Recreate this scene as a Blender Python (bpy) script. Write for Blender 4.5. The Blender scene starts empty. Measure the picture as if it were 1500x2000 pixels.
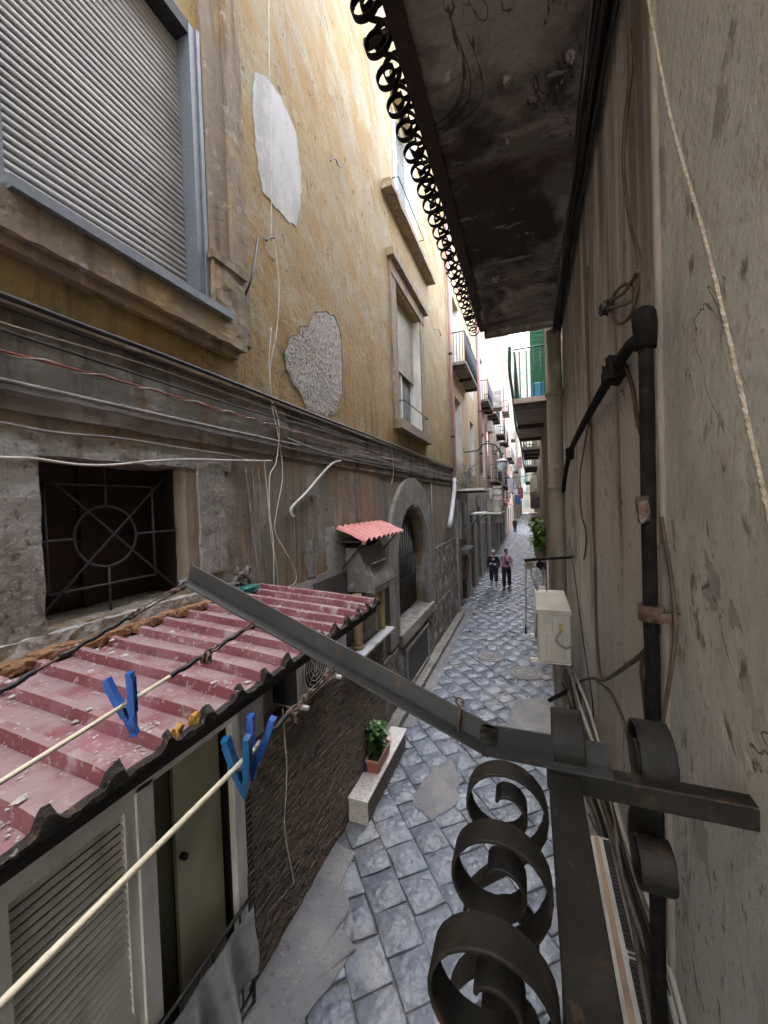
import bpy, math, random
from mathutils import Vector, Matrix, noise
R = math.radians
S = bpy.context.scene
COL = S.collection
random.seed(7)

# ---------------------------------------------------------------- camera
F = 755.0; H = 3.8; VPX, VPY = 1035.0, 975.0; ROLL = R(2.0)
_c, _s = math.cos(ROLL), math.sin(ROLL)
_u, _v = VPX - 750, -(VPY - 1000)
_a, _b = _u * _c + _v * _s, -_u * _s + _v * _c
PITCH = math.atan2(_b, F)
YAW = math.atan2(_a, F * math.cos(PITCH) + _b * math.sin(PITCH))
FW = Vector((-math.sin(YAW) * math.cos(PITCH), math.cos(YAW) * math.cos(PITCH), -math.sin(PITCH)))
_r0 = Vector((math.cos(YAW), math.sin(YAW), 0)); _u0 = _r0.cross(FW)
RX = _c * _r0 - _s * _u0; UY = _s * _r0 + _c * _u0
CAM = Vector((0, 0, H))
cd = bpy.data.cameras.new('camera'); cam = bpy.data.objects.new('camera', cd); COL.objects.link(cam)
cd.sensor_fit = 'VERTICAL'; cd.sensor_height = 24.0; cd.lens = F * 24.0 / 2000.0
cd.clip_start = 0.02; cd.clip_end = 600
M3 = Matrix((RX, UY, -FW)).transposed()
cam.matrix_world = Matrix.Translation(CAM) @ M3.to_4x4()
S.camera = cam

def on(u, v, x=None, y=None, z=None):
    """where the ray through a photo pixel meets the plane x=, y= or z= of the alley"""
    d = FW * F + RX * (u - 750) - UY * (v - 1000)
    k, val = (0, x) if x is not None else (1, y) if y is not None else (2, z)
    return CAM + d * ((val - CAM[k]) / d[k])

# ---------------------------------------------------------------- world, sun, exposure
SUN_EL, SUN_AZ = R(48), R(300)      # azimuth clockwise from +Y (down the alley)
w = bpy.data.worlds.new('World'); S.world = w; w.use_nodes = True
nt = w.node_tree; nt.nodes.clear()
sky = nt.nodes.new('ShaderNodeTexSky'); sky.sky_type = 'NISHITA'; sky.sun_disc = False
sky.sun_elevation = SUN_EL; sky.sun_rotation = SUN_AZ; sky.dust_density = 7.0; sky.air_density = 0.7; sky.ozone_density = 0.2
bg = nt.nodes.new('ShaderNodeBackground'); bg.inputs[1].default_value = 0.15
ow = nt.nodes.new('ShaderNodeOutputWorld')
hs = nt.nodes.new('ShaderNodeHueSaturation'); hs.inputs['Saturation'].default_value = .42; nt.links.new(sky.outputs[0], hs.inputs['Color']); nt.links.new(hs.outputs[0], bg.inputs[0]); nt.links.new(bg.outputs[0], ow.inputs[0])
sd = bpy.data.lights.new('sun', 'SUN'); sd.energy = 0.5; sd.angle = R(12); sd.color = (1, 0.95, 0.87)
so = bpy.data.objects.new('sun', sd); COL.objects.link(so)
sdir = Vector((math.sin(SUN_AZ) * math.cos(SUN_EL), math.cos(SUN_AZ) * math.cos(SUN_EL), math.sin(SUN_EL)))
so.rotation_euler = sdir.to_track_quat('Z', 'Y').to_euler(); so.location = (0, -20, 40)
S.view_settings.view_transform = 'Standard'; S.view_settings.look = 'None'
S.view_settings.gamma = 1.0; S.view_settings.use_curve_mapping = False
S.view_settings.exposure = 4.5
try:
    S.cycles.max_bounces = 8; S.cycles.diffuse_bounces = 6; S.cycles.glossy_bounces = 3
    S.cycles.caustics_reflective = False; S.cycles.caustics_refractive = False
except Exception: pass

# ---------------------------------------------------------------- materials
_mc = {}
def weather(name, base, layers=(), rough=0.85, bumps=(), metal=0.0, spec=0.5, roughvar=0.0, alpha=None, object_random=0.0, dust=None, cracks=None):
    """procedural weathered surface in world space; a layer is (colour, scale xyz, lo, hi, amount, zrange or None, detail)"""
    if name in _mc: return _mc[name]
    m = bpy.data.materials.new(name); m.use_nodes = True; t = m.node_tree; N = t.nodes; L = t.links
    bs = N['Principled BSDF']; bs.inputs['Roughness'].default_value = rough; bs.inputs['Metallic'].default_value = metal
    bs.inputs['Specular IOR Level'].default_value = spec
    geo = N.new('ShaderNodeNewGeometry')
    cur = None
    rgb = N.new('ShaderNodeRGB'); rgb.outputs[0].default_value = (*base, 1); cur = rgb.outputs[0]
    def noise_(scale, detail=4, rot=None, rough_=0.6, dist=0.0):
        mp = N.new('ShaderNodeMapping'); mp.inputs['Scale'].default_value = scale
        if rot:
            m0 = N.new('ShaderNodeMapping'); m0.inputs['Rotation'].default_value = rot; L.new(geo.outputs['Position'], m0.inputs[0]); L.new(m0.outputs[0], mp.inputs[0])
        else: L.new(geo.outputs['Position'], mp.inputs[0])
        nz = N.new('ShaderNodeTexNoise'); nz.inputs['Scale'].default_value = 1.0; nz.inputs['Detail'].default_value = detail
        nz.inputs['Roughness'].default_value = rough_; nz.inputs['Distortion'].default_value = dist
        L.new(mp.outputs[0], nz.inputs['Vector']); return nz.outputs['Fac']
    def mapr(src, a, b, smooth=True, o0=0.0, o1=1.0):
        mr = N.new('ShaderNodeMapRange'); mr.interpolation_type = 'SMOOTHSTEP' if smooth else 'LINEAR'
        mr.inputs['From Min'].default_value = a; mr.inputs['From Max'].default_value = b
        mr.inputs['To Min'].default_value = o0; mr.inputs['To Max'].default_value = o1
        L.new(src, mr.inputs['Value']); return mr.outputs[0]
    def mul(a, b):
        q = N.new('ShaderNodeMath'); q.operation = 'MULTIPLY'
        L.new(a, q.inputs[0])
        if isinstance(b, float) or isinstance(b, int): q.inputs[1].default_value = b
        else: L.new(b, q.inputs[1])
        return q.outputs[0]
    sep = None
    for ly in layers:
        colr, sc, lo, hi, amt = ly[:5]; zr = ly[5] if len(ly) > 5 else None; det = ly[6] if len(ly) > 6 else 5
        rot = ly[7] if len(ly) > 7 else None
        if isinstance(sc, (int, float)): sc = (sc, sc, sc)
        f = mapr(noise_(sc, det, rot, dist=0.3), lo, hi)
        if zr:
            if sep is None: sep = N.new('ShaderNodeSeparateXYZ'); L.new(geo.outputs['Position'], sep.inputs[0])
            wob = noise_((1.3, 1.3, 1.3), 4)
            ad = N.new('ShaderNodeMath'); ad.operation = 'MULTIPLY_ADD'; ad.inputs[1].default_value = 1.2
            L.new(wob, ad.inputs[0]); L.new(sep.outputs['Z'], ad.inputs[2])
            ad2 = N.new('ShaderNodeMath'); ad2.operation = 'SUBTRACT'; ad2.inputs[1].default_value = 0.6; L.new(ad.outputs[0], ad2.inputs[0])
            z0, z1, fade = zr
            g = mapr(ad2.outputs[0], z0, z0 + fade) if z0 > -50 else None
            h = mapr(ad2.outputs[0], z1 - fade, z1, True, 1.0, 0.0) if z1 < 90 else None
            if g is not None: f = mul(f, g)
            if h is not None: f = mul(f, h)
        f = mul(f, float(amt))
        mx = N.new('ShaderNodeMix'); mx.data_type = 'RGBA'; L.new(f, mx.inputs['Factor'])
        L.new(cur, mx.inputs['A']); mx.inputs['B'].default_value = (*colr, 1); cur = mx.outputs['Result']
    if cracks:
        for (csc, cw, ccol, clo) in cracks:
            q0 = N.new('ShaderNodeMath'); q0.operation = 'SUBTRACT'; q0.inputs[1].default_value = .5; L.new(noise_(csc, 5, None, .62, 1.2), q0.inputs[0])
            q1 = N.new('ShaderNodeMath'); q1.operation = 'ABSOLUTE'; L.new(q0.outputs[0], q1.inputs[0])
            f = mul(mapr(q1.outputs[0], cw * .3, cw, True, 1, 0), mapr(noise_(tuple(k * 1.7 + .3 for k in csc), 3), clo, clo + .06)); f = mul(f, .8)
            mx = N.new('ShaderNodeMix'); mx.data_type = 'RGBA'; L.new(f, mx.inputs['Factor']); L.new(cur, mx.inputs['A']); mx.inputs['B'].default_value = (*ccol, 1); cur = mx.outputs['Result']
    if dust:
        sn = N.new('ShaderNodeSeparateXYZ'); L.new(geo.outputs['True Normal'], sn.inputs[0]); f = mul(mapr(sn.outputs['Z'], .75, .97), mapr(noise_((6, 4, 6), 7), .30, .62)); f = mul(f, float(dust[1]))
        mx = N.new('ShaderNodeMix'); mx.data_type = 'RGBA'; L.new(f, mx.inputs['Factor']); L.new(cur, mx.inputs['A']); mx.inputs['B'].default_value = (*dust[0], 1); cur = mx.outputs['Result']
    if object_random:
        oi = N.new('ShaderNodeObjectInfo'); v = mapr(oi.outputs['Random'], 0, 1, False, 1 - object_random, 1 + object_random)
        hs = N.new('ShaderNodeHueSaturation'); L.new(cur, hs.inputs['Color']); L.new(v, hs.inputs['Value']); cur = hs.outputs[0]
    L.new(cur, bs.inputs['Base Color'])
    if roughvar:
        rv = mapr(noise_((3, 3, 3), 4), 0.3, 0.7, True, max(0.03, rough - roughvar), min(1, rough + roughvar)); L.new(rv, bs.inputs['Roughness'])
    last = None
    for (sc, dist, strg, kind) in bumps:
        if isinstance(sc, (int, float)): sc = (sc, sc, sc)
        if kind == 'v':
            mp = N.new('ShaderNodeMapping'); mp.inputs['Scale'].default_value = sc; L.new(geo.outputs['Position'], mp.inputs[0])
            vo = N.new('ShaderNodeTexVoronoi'); vo.feature = 'SMOOTH_F1'; vo.inputs['Scale'].default_value = 1.0
            L.new(mp.outputs[0], vo.inputs['Vector']); h = mapr(vo.outputs['Distance'], 0, 0.8, True, 1, 0)
        else: h = noise_(sc, 6, None, 0.65)
        bp = N.new('ShaderNodeBump'); bp.inputs['Distance'].default_value = dist; bp.inputs['Strength'].default_value = strg
        L.new(h, bp.inputs['Height'])
        if last: L.new(last, bp.inputs['Normal'])
        last = bp.outputs[0]
    if last: L.new(last, bs.inputs['Normal'])
    if alpha is not None: bs.inputs['Alpha'].default_value = alpha
    _mc[name] = m; return m

DIAG = (R(38), 0, 0)
OCHRE = weather('ochre_plaster', (0.295, 0.188, 0.062), [
    ((0.33, 0.245, 0.11), (0.5, 1.2, 0.9), .40, .62, .8),
    ((0.29, 0.262, 0.19), (1, 1.0, 3.2), .42, .66, .8, (5.9, 99, 1.0), 9, DIAG),
    ((0.295, 0.28, 0.235), (1, 0.7, 1.8), .49, .68, .7, (7.0, 99, 2.2), 9, DIAG),
    ((0.35, 0.31, 0.20), (1, 2.2, 2.6), .50, .62, .6, (4.9, 99, .6), 10),
    ((0.27, 0.155, 0.05), (1, 1.5, 3.5), .50, .70, .7, (4.5, 99, .5), 9, DIAG),
    ((0.25, 0.15, 0.07), (6, 9.0, 0.22), .56, .72, .55, (5.6, 99, .6), 8),
    ((0.13, 0.085, 0.045), (5, 7.0, 0.35), .46, .70, .85, (3.8, 5.9, .7), 8),
    ((0.18, 0.16, 0.128), (1, 0.9, 1.2), .18, .42, .95, (-99, 5.0, .35), 6),
    ((0.25, 0.16, 0.08), (2, 1.8, .9), .46, .62, .85, (-99, 4.7, .5), 8),
    ((0.36, 0.335, 0.30), (2, 3.5, 1.1), .50, .66, .75, (-99, 4.5, .6), 9),
    ((0.06, 0.048, 0.04), (5, 8, .45), .52, .72, .75, (-99, 5.2, .6), 8),
    ((0.05, 0.042, 0.036), (9, 9, 9), .62, .70, .7, (-99, 99, 1), 10), ((0.24, 0.20, 0.14), (45, 45, 30), .55, .62, .3, None, 8), ((0.07, 0.05, 0.035), (30, 30, 14), .60, .66, .55, None, 10),
    ((0.42, 0.40, 0.37), (3, 3, 3), .56, .66, .7, (-99, 3.0, .8), 9),
], .9, [(1.5, .03, .5, 'n'), (14, .018, .9, 'n'), (70, .005, .8, 'n')], cracks=[((1, 1.1, .8), .004, (.10, .065, .035), .50)])
GREYP = weather('grey_render', (0.20, 0.185, 0.158), [((0.29, 0.28, 0.26), (2, 2.5, 2.5), .42, .65, .8),
    ((0.07, 0.06, 0.05), (6, 6, .7), .5, .72, .7), ((0.30, 0.19, 0.09), 2.2, .56, .7, .5), ((0.36, 0.34, 0.31), 34, .56, .62, .6, None, 9), ((0.06, 0.05, 0.042), 24, .58, .64, .7, None, 10)], .92, [(8, .03, .7, 'n'), (50, .006, .8, 'n')])
STONE = weather('brown_stone_trim', (0.235, 0.19, 0.14), [((0.32, 0.22, 0.10), (1, 3, 1.5), .45, .65, .8), ((0.09, 0.07, 0.05), (7, 7, .8), .5, .72, .8),
    ((0.42, 0.40, 0.36), 9, .58, .68, .6)], .92, [(10, .02, .8, 'n'), (60, .006, .9, 'n')])
RUBBLE = weather('exposed_rubble', (0.47, 0.43, 0.385), [((0.10, 0.085, 0.075), 30, .56, .62, .9), ((0.6, 0.57, 0.53), 14, .5, .7, .6)], .95, [(20, .05, 1, 'n'), (60, .02, 1, 'n')])
SKIM = weather('white_skim_patch', (0.46, 0.46, 0.455), [((0.35, 0.345, 0.33), (1, 3, 1), .42, .60, .9, None, 9), ((0.52, 0.52, 0.52), 9, .5, .62, .5), ((0.50, 0.44, 0.34), (8, 8, .5), .6, .72, .4)], .85, [(6, .01, .5, 'n')])
ROUGHBASE = weather('peeling_base', (0.20, 0.17, 0.14), [((0.36, 0.33, 0.29), (3, 3, 3), .5, .62, .9, None, 10), ((0.04, 0.035, 0.03), (5, 5, 2.5), .54, .66, .9, None, 10)], .95, [(6, .09, 1, 'n'), (28, .03, 1, 'n')])
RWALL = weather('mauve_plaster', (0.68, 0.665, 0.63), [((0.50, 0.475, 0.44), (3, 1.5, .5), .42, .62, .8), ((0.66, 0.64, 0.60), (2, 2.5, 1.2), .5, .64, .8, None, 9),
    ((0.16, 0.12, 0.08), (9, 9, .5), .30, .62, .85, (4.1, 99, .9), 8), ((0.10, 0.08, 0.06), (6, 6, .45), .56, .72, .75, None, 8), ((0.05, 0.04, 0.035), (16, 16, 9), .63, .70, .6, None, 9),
    ((0.06, 0.05, 0.04), (3, 1.0, .7), .60, .72, .8, None, 10), ((0.30, 0.21, 0.12), (6, 6, .3), .56, .72, .7), ((0.25, 0.215, 0.18), (50, 50, 22), .56, .62, .4, None, 9)], .9, [(2, .02, .6, 'n'), (18, .008, .7, 'n'), (90, .003, .6, 'n')], cracks=[((1.6, 1.6, 1.1), .006, (.06, .05, .04), .50)])
RWALL2 = weather('pale_plaster_right', (0.68, 0.69, 0.645), [((0.73, 0.735, 0.69), (1.5, 2.5, .9), .42, .62, .8, None, 8), ((0.52, 0.505, 0.455), (2, 3, 1.2), .48, .64, .8, None, 9), ((0.48, 0.47, 0.42), (2, 14, 3), .55, .68, .6, None, 8, (R(30), 0, 0)),
    ((0.06, 0.048, 0.04), (26, 26, 14), .60, .67, .6, (-99, 3.75, .7), 10), ((0.10, 0.08, 0.065), (9, 9, 5), .61, .69, .75, None, 10), ((0.34, 0.30, 0.25), (70, 70, 30), .56, .62, .4, None, 9), ((0.12, 0.10, 0.085), (3, 3.5, 2.2), .585, .60, .45, None, 12)], .9, [(2.5, .015, .5, 'n'), (20, .008, .7, 'n'), (120, .002, .8, 'n')], cracks=[((1.3, 1.3, .9), .0045, (.09, .075, .06), .50)])
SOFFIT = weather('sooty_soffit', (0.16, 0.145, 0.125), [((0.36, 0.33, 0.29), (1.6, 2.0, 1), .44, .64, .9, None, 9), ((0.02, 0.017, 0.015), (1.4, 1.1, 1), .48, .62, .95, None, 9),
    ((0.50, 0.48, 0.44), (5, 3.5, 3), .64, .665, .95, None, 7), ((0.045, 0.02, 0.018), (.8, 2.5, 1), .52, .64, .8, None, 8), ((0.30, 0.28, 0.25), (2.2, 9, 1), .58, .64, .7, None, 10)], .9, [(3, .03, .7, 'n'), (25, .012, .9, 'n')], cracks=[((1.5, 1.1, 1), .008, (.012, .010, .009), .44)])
RUST = weather('rusty_brown_iron', (0.032, 0.018, 0.012), [((0.08, 0.035, 0.02), 14, .5, .66, .8), ((0.02, 0.016, 0.013), 6, .5, .7, .8)], .6, [(60, .004, .7, 'n')], metal=.3)
IRON = weather('dark_forged_iron', (0.017, 0.0155, 0.012), [((0.055, 0.046, 0.032), (7, 7, 7), .48, .66, .7, None, 8), ((0.10, 0.045, 0.025), 30, .6, .68, .6), ((0.03, 0.028, 0.026), 12, .5, .7, .7)], .6, [(35, .004, .7, 'n'), (180, .001, .6, 'n')], metal=.15, spec=.35)
GALV = weather('painted_grey_angle_iron', (0.062, 0.064, 0.064), [((0.115, 0.113, 0.11), (5, 9, 9), .5, .7, .6), ((0.15, 0.07, 0.035), 22, .62, .68, .8), ((0.07, 0.07, 0.07), 8, .5, .7, .6)], .5, [(80, .002, .6, 'n')], metal=.5)
BLACKPIPE = weather('black_cast_iron', (0.010, 0.009, 0.008), [((0.03, 0.022, 0.016), 20, .5, .66, .7)], .85, [(40, .012, 1, 'n')], spec=.2)
CABLEK = weather('black_cable', (0.018, 0.017, 0.016), (), .55)
CABLEG = weather('grey_cable', (0.22, 0.21, 0.20), [((0.10, 0.09, 0.08), 7, .45, .65, .8)], .7)
CABLEW = weather('dirty_white_cable', (0.50, 0.48, 0.43), [((0.25, 0.22, 0.18), 6, .5, .7, .7)], .7)
CABLER = weather('red_brown_cable', (0.25, 0.05, 0.035), [((0.10, 0.05, 0.04), 9, .45, .65, .7)], .6)
CABLEB = weather('brown_cable', (0.10, 0.065, 0.04), [((0.05, 0.035, 0.025), 9, .45, .65, .7)], .7)
CREAM = weather('cream_plastic_line', (0.72, 0.66, 0.50), [((0.55, 0.48, 0.34), 12, .5, .7, .5)], .5)
ROPE = weather('beige_rope', (0.50, 0.43, 0.34), [((0.30, 0.23, 0.17), 60, .45, .6, .7)], .95, [(250, .003, 1, 'n')])
BLUE = weather('blue_peg_plastic', (0.008, 0.08, 0.36), [((0.012, 0.12, 0.42), 20, .4, .7, .6), ((0.10, 0.17, 0.30), 60, .62, .7, .5)], .4)
BLUE2 = weather('teal_blue_peg_plastic', (0.006, 0.085, 0.22), [((0.012, 0.13, 0.30), 20, .4, .7, .6)], .4)
WIRE = weather('spring_steel', (0.4, 0.38, 0.36), [((0.2, 0.1, 0.05), 60, .5, .7, .8)], .35, metal=.9)
RUSTCH = weather('rusty_hardware', (0.13, 0.08, 0.055), [((0.25, 0.22, 0.20), 50, .5, .65, .7), ((0.07, 0.03, 0.02), 30, .5, .7, .8)], .6, [(150, .003, 1, 'n')], metal=.4)
ROOFRED = weather('faded_crimson_sheet', (0.19, 0.050, 0.058), [((0.30, 0.14, 0.15), (3, 2, 2), .42, .64, .75, None, 8), ((0.47, 0.38, 0.36), 30, .57, .66, .75, None, 8), ((0.46, 0.40, 0.38), (7, 5, 5), .57, .70, .8, None, 10),
    ((0.10, 0.06, 0.05), 11, .62, .70, .7, None, 8)], .55, [(70, .003, .8, 'n')], dust=((.29, .215, .21), .85))
TILERED = weather('salmon_tile_sheet', (0.44, 0.13, 0.105), [((0.52, 0.22, 0.18), 5, .45, .65, .6), ((0.25, 0.12, 0.10), 14, .62, .72, .6)], .6, [(60, .003, .5, 'n')])
TAR = weather('crumbling_tar_edge', (0.03, 0.024, 0.02), [((0.16, 0.09, 0.04), 18, .57, .66, .8), ((0.32, 0.30, 0.27), 25, .64, .70, .7)], .8, [(30, .03, 1, 'n')])
PVCW = weather('white_frame_paint', (0.70, 0.69, 0.65), [((0.45, 0.43, 0.38), (4, 4, 1.2), .45, .66, .7), ((0.15, 0.12, 0.09), 26, .66, .72, .7)], .55)
SHUT = weather('grey_aluminium_slats', (0.29, 0.285, 0.28), [((0.37, 0.37, 0.37), (1, .6, 9), .45, .65, .7), ((0.30, 0.27, 0.24), (1, 6, 2), .5, .72, .5)], .42, metal=.15)
FRAMEG = weather('speckled_grey_metal_frame', (0.16, 0.18, 0.21), [((0.22, 0.24, 0.27), 40, .5, .6, .5)], .5, metal=.2)
DARKIN = weather('dark_wood_and_inner_shade', (0.02, 0.013, 0.008), [((0.035, 0.017, 0.008), (2, 2, 14), .5, .6, .8)], .6)
BRICKM = weather('brown_slip_bricks', (0.17, 0.13, 0.098), [((0.27, 0.21, 0.16), (8, 8, 30), .48, .66, .8), ((0.05, 0.037, 0.028), (6, 6, 16), .5, .7, .8)], .8, [(60, .006, 1, 'n')])
BRICKMORTAR = weather('brown_slip_mortar', (0.06, 0.048, 0.04), [], .95, [(40, .006, 1, 'n')])
CREAMIN = weather('cream_door_panel', (0.56, 0.54, 0.38), [((0.34, 0.32, 0.21), 1.6, .4, .65, .7)], .5)
LAVA = weather('basalt_paving', (0.155, 0.175, 0.21), [((0.20, 0.222, 0.26), 5, .40, .66, .6, None, 6), ((0.09, 0.10, 0.125), 3.2, .5, .70, .6, None, 6), ((0.30, 0.285, 0.26), (9, 9, 9), .62, .72, .4, None, 8), ((0.235, 0.228, 0.215), .9, .50, .66, .6, None, 6)],
    .27, [(3.0, .05, .6, 'n'), (15, .014, .8, 'v'), (28, .008, .8, 'n')], roughvar=.14, object_random=.20)
JOINT = weather('sandy_joint_mortar', (0.17, 0.155, 0.14), [((0.09, 0.085, 0.08), 3, .45, .62, .8), ((0.33, 0.31, 0.28), 9, .56, .68, .7)], .9, [(20, .02, .8, 'n')])
CONC = weather('street_concrete', (0.155, 0.158, 0.165), [((0.215, 0.205, 0.195), 2.3, .45, .60, .8, None, 10), ((0.07, 0.068, 0.065), 13, .60, .68, .7, None, 9), ((0.13, 0.125, 0.12), 6, .58, .68, .7, None, 9), ((0.38, 0.36, 0.33), 24, .6, .7, .5)], .6, [(6, .02, .6, 'n'), (50, .006, .8, 'n')], roughvar=.12)
MARBLE = weather('speckled_marble', (0.66, 0.62, 0.57), [((0.36, 0.26, 0.19), 42, .55, .60, .85), ((0.78, 0.76, 0.73), 5, .5, .7, .6)], .45, [(40, .003, .4, 'n')])
BENCHB = weather('bench_front_cladding', (0.16, 0.125, 0.095), [((0.25, 0.21, 0.17), 20, .5, .65, .7)], .85, [(50, .008, 1, 'n')])
TERRA = weather('terracotta_plastic', (0.34, 0.10, 0.065), [((0.42, 0.18, 0.13), 16, .5, .7, .5)], .55)
SOIL = weather('potting_soil', (0.06, 0.045, 0.035), [((0.12, 0.10, 0.08), 60, .55, .65, .6)], .95, [(80, .01, 1, 'n')])
LEAF = weather('deep_green_leaves', (0.035, 0.095, 0.02), [((0.09, 0.17, 0.035), 14, .45, .65, .8)], .4)
LEAFB = weather('bright_green_leaves', (0.16, 0.30, 0.04), [((0.05, 0.13, 0.02), 9, .45, .65, .8)], .5)
NET = weather('green_net', (0.03, 0.20, 0.16), (), .7)
ACW = weather('aged_ac_casing', (0.46, 0.435, 0.38), [((0.34, 0.31, 0.26), 4, .45, .66, .7), ((0.3, 0.24, 0.17), (12, 12, 3), .62, .72, .5)], .55)
ACBLK = weather('black_vent_and_shade', (0.02, 0.02, 0.02), (), .7)
BRASS = weather('yellowed_pipe', (0.42, 0.33, 0.15), [((0.24, 0.17, 0.08), (6, 6, 2), .45, .65, .8), ((0.55, 0.50, 0.38), 12, .6, .7, .6)], .6)
SHEETM = weather('dirty_zinc_sheet', (0.17, 0.16, 0.145), [((0.14, 0.12, 0.10), 6, .5, .65, .8), ((0.5, 0.5, 0.48), 4, .56, .7, .7)], .55, [(30, .004, .5, 'n')], metal=.2)
PINKPIPE = weather('pink_downpipe', (0.46, 0.26, 0.26), [((0.55, 0.40, 0.39), (5, 5, 1), .45, .65, .6)], .6)
WPIPE = weather('white_pvc_pipe', (0.62, 0.62, 0.62), [((0.40, 0.38, 0.35), 5, .5, .7, .6)], .5)
TAUPEPIPE = weather('taupe_downpipe', (0.24, 0.21, 0.165), [((0.14, 0.12, 0.09), (6, 6, 1), .45, .66, .8), ((0.32, 0.29, 0.24), 4, .55, .7, .6)], .75, [(30, .004, .6, 'n')])
GLASS = weather('window_glass', (0.10, 0.12, 0.125), [((0.22, 0.24, 0.24), 1.2, .4, .6, .6)], .08)
GREYCL = weather('grey_cloth', (0.42, 0.42, 0.42), [((0.22, 0.22, 0.24), 5, .45, .65, .6)], .8)
GREENSH = weather('green_shutter_paint', (0.01, 0.15, 0.055), [((0.02, 0.22, 0.09), 4, .45, .65, .6)], .5)
GREENRL = weather('green_rail_paint', (0.05, 0.16, 0.13), (), .5)
DARKG = weather('dark_railing_paint', (0.06, 0.065, 0.08), (), .55)
YELLOWCR = weather('yellow_foam', (0.55, 0.30, 0.07), [((0.25, 0.12, 0.03), 40, .5, .65, .8)], .9, [(60, .01, 1, 'n')])
BROWNCR = weather('brown_expanded_foam', (0.24, 0.12, 0.055), [((0.36, 0.22, 0.12), 30, .5, .65, .8), ((0.08, 0.05, 0.03), 20, .55, .68, .7)], .9, [(50, .015, 1, 'n')])
DEBRIS = weather('pale_debris', (0.50, 0.47, 0.43), [((0.28, 0.24, 0.21), 40, .5, .65, .8)], .9, [(80, .01, 1, 'n')])
BLUEB = weather('blue_bin_plastic', (0.05, 0.25, 0.42), (), .5)
SKINM = weather('skin', (0.50, 0.29, 0.21), (), .6)
def plain(name, c, rough=.7): return weather(name, c, [(tuple(min(1, k * 1.35) for k in c), 3, .42, .66, .6), (tuple(k * .6 for k in c), (5, 5, .8), .52, .7, .6)], rough, [(12, .01, .5, 'n')])

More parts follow.
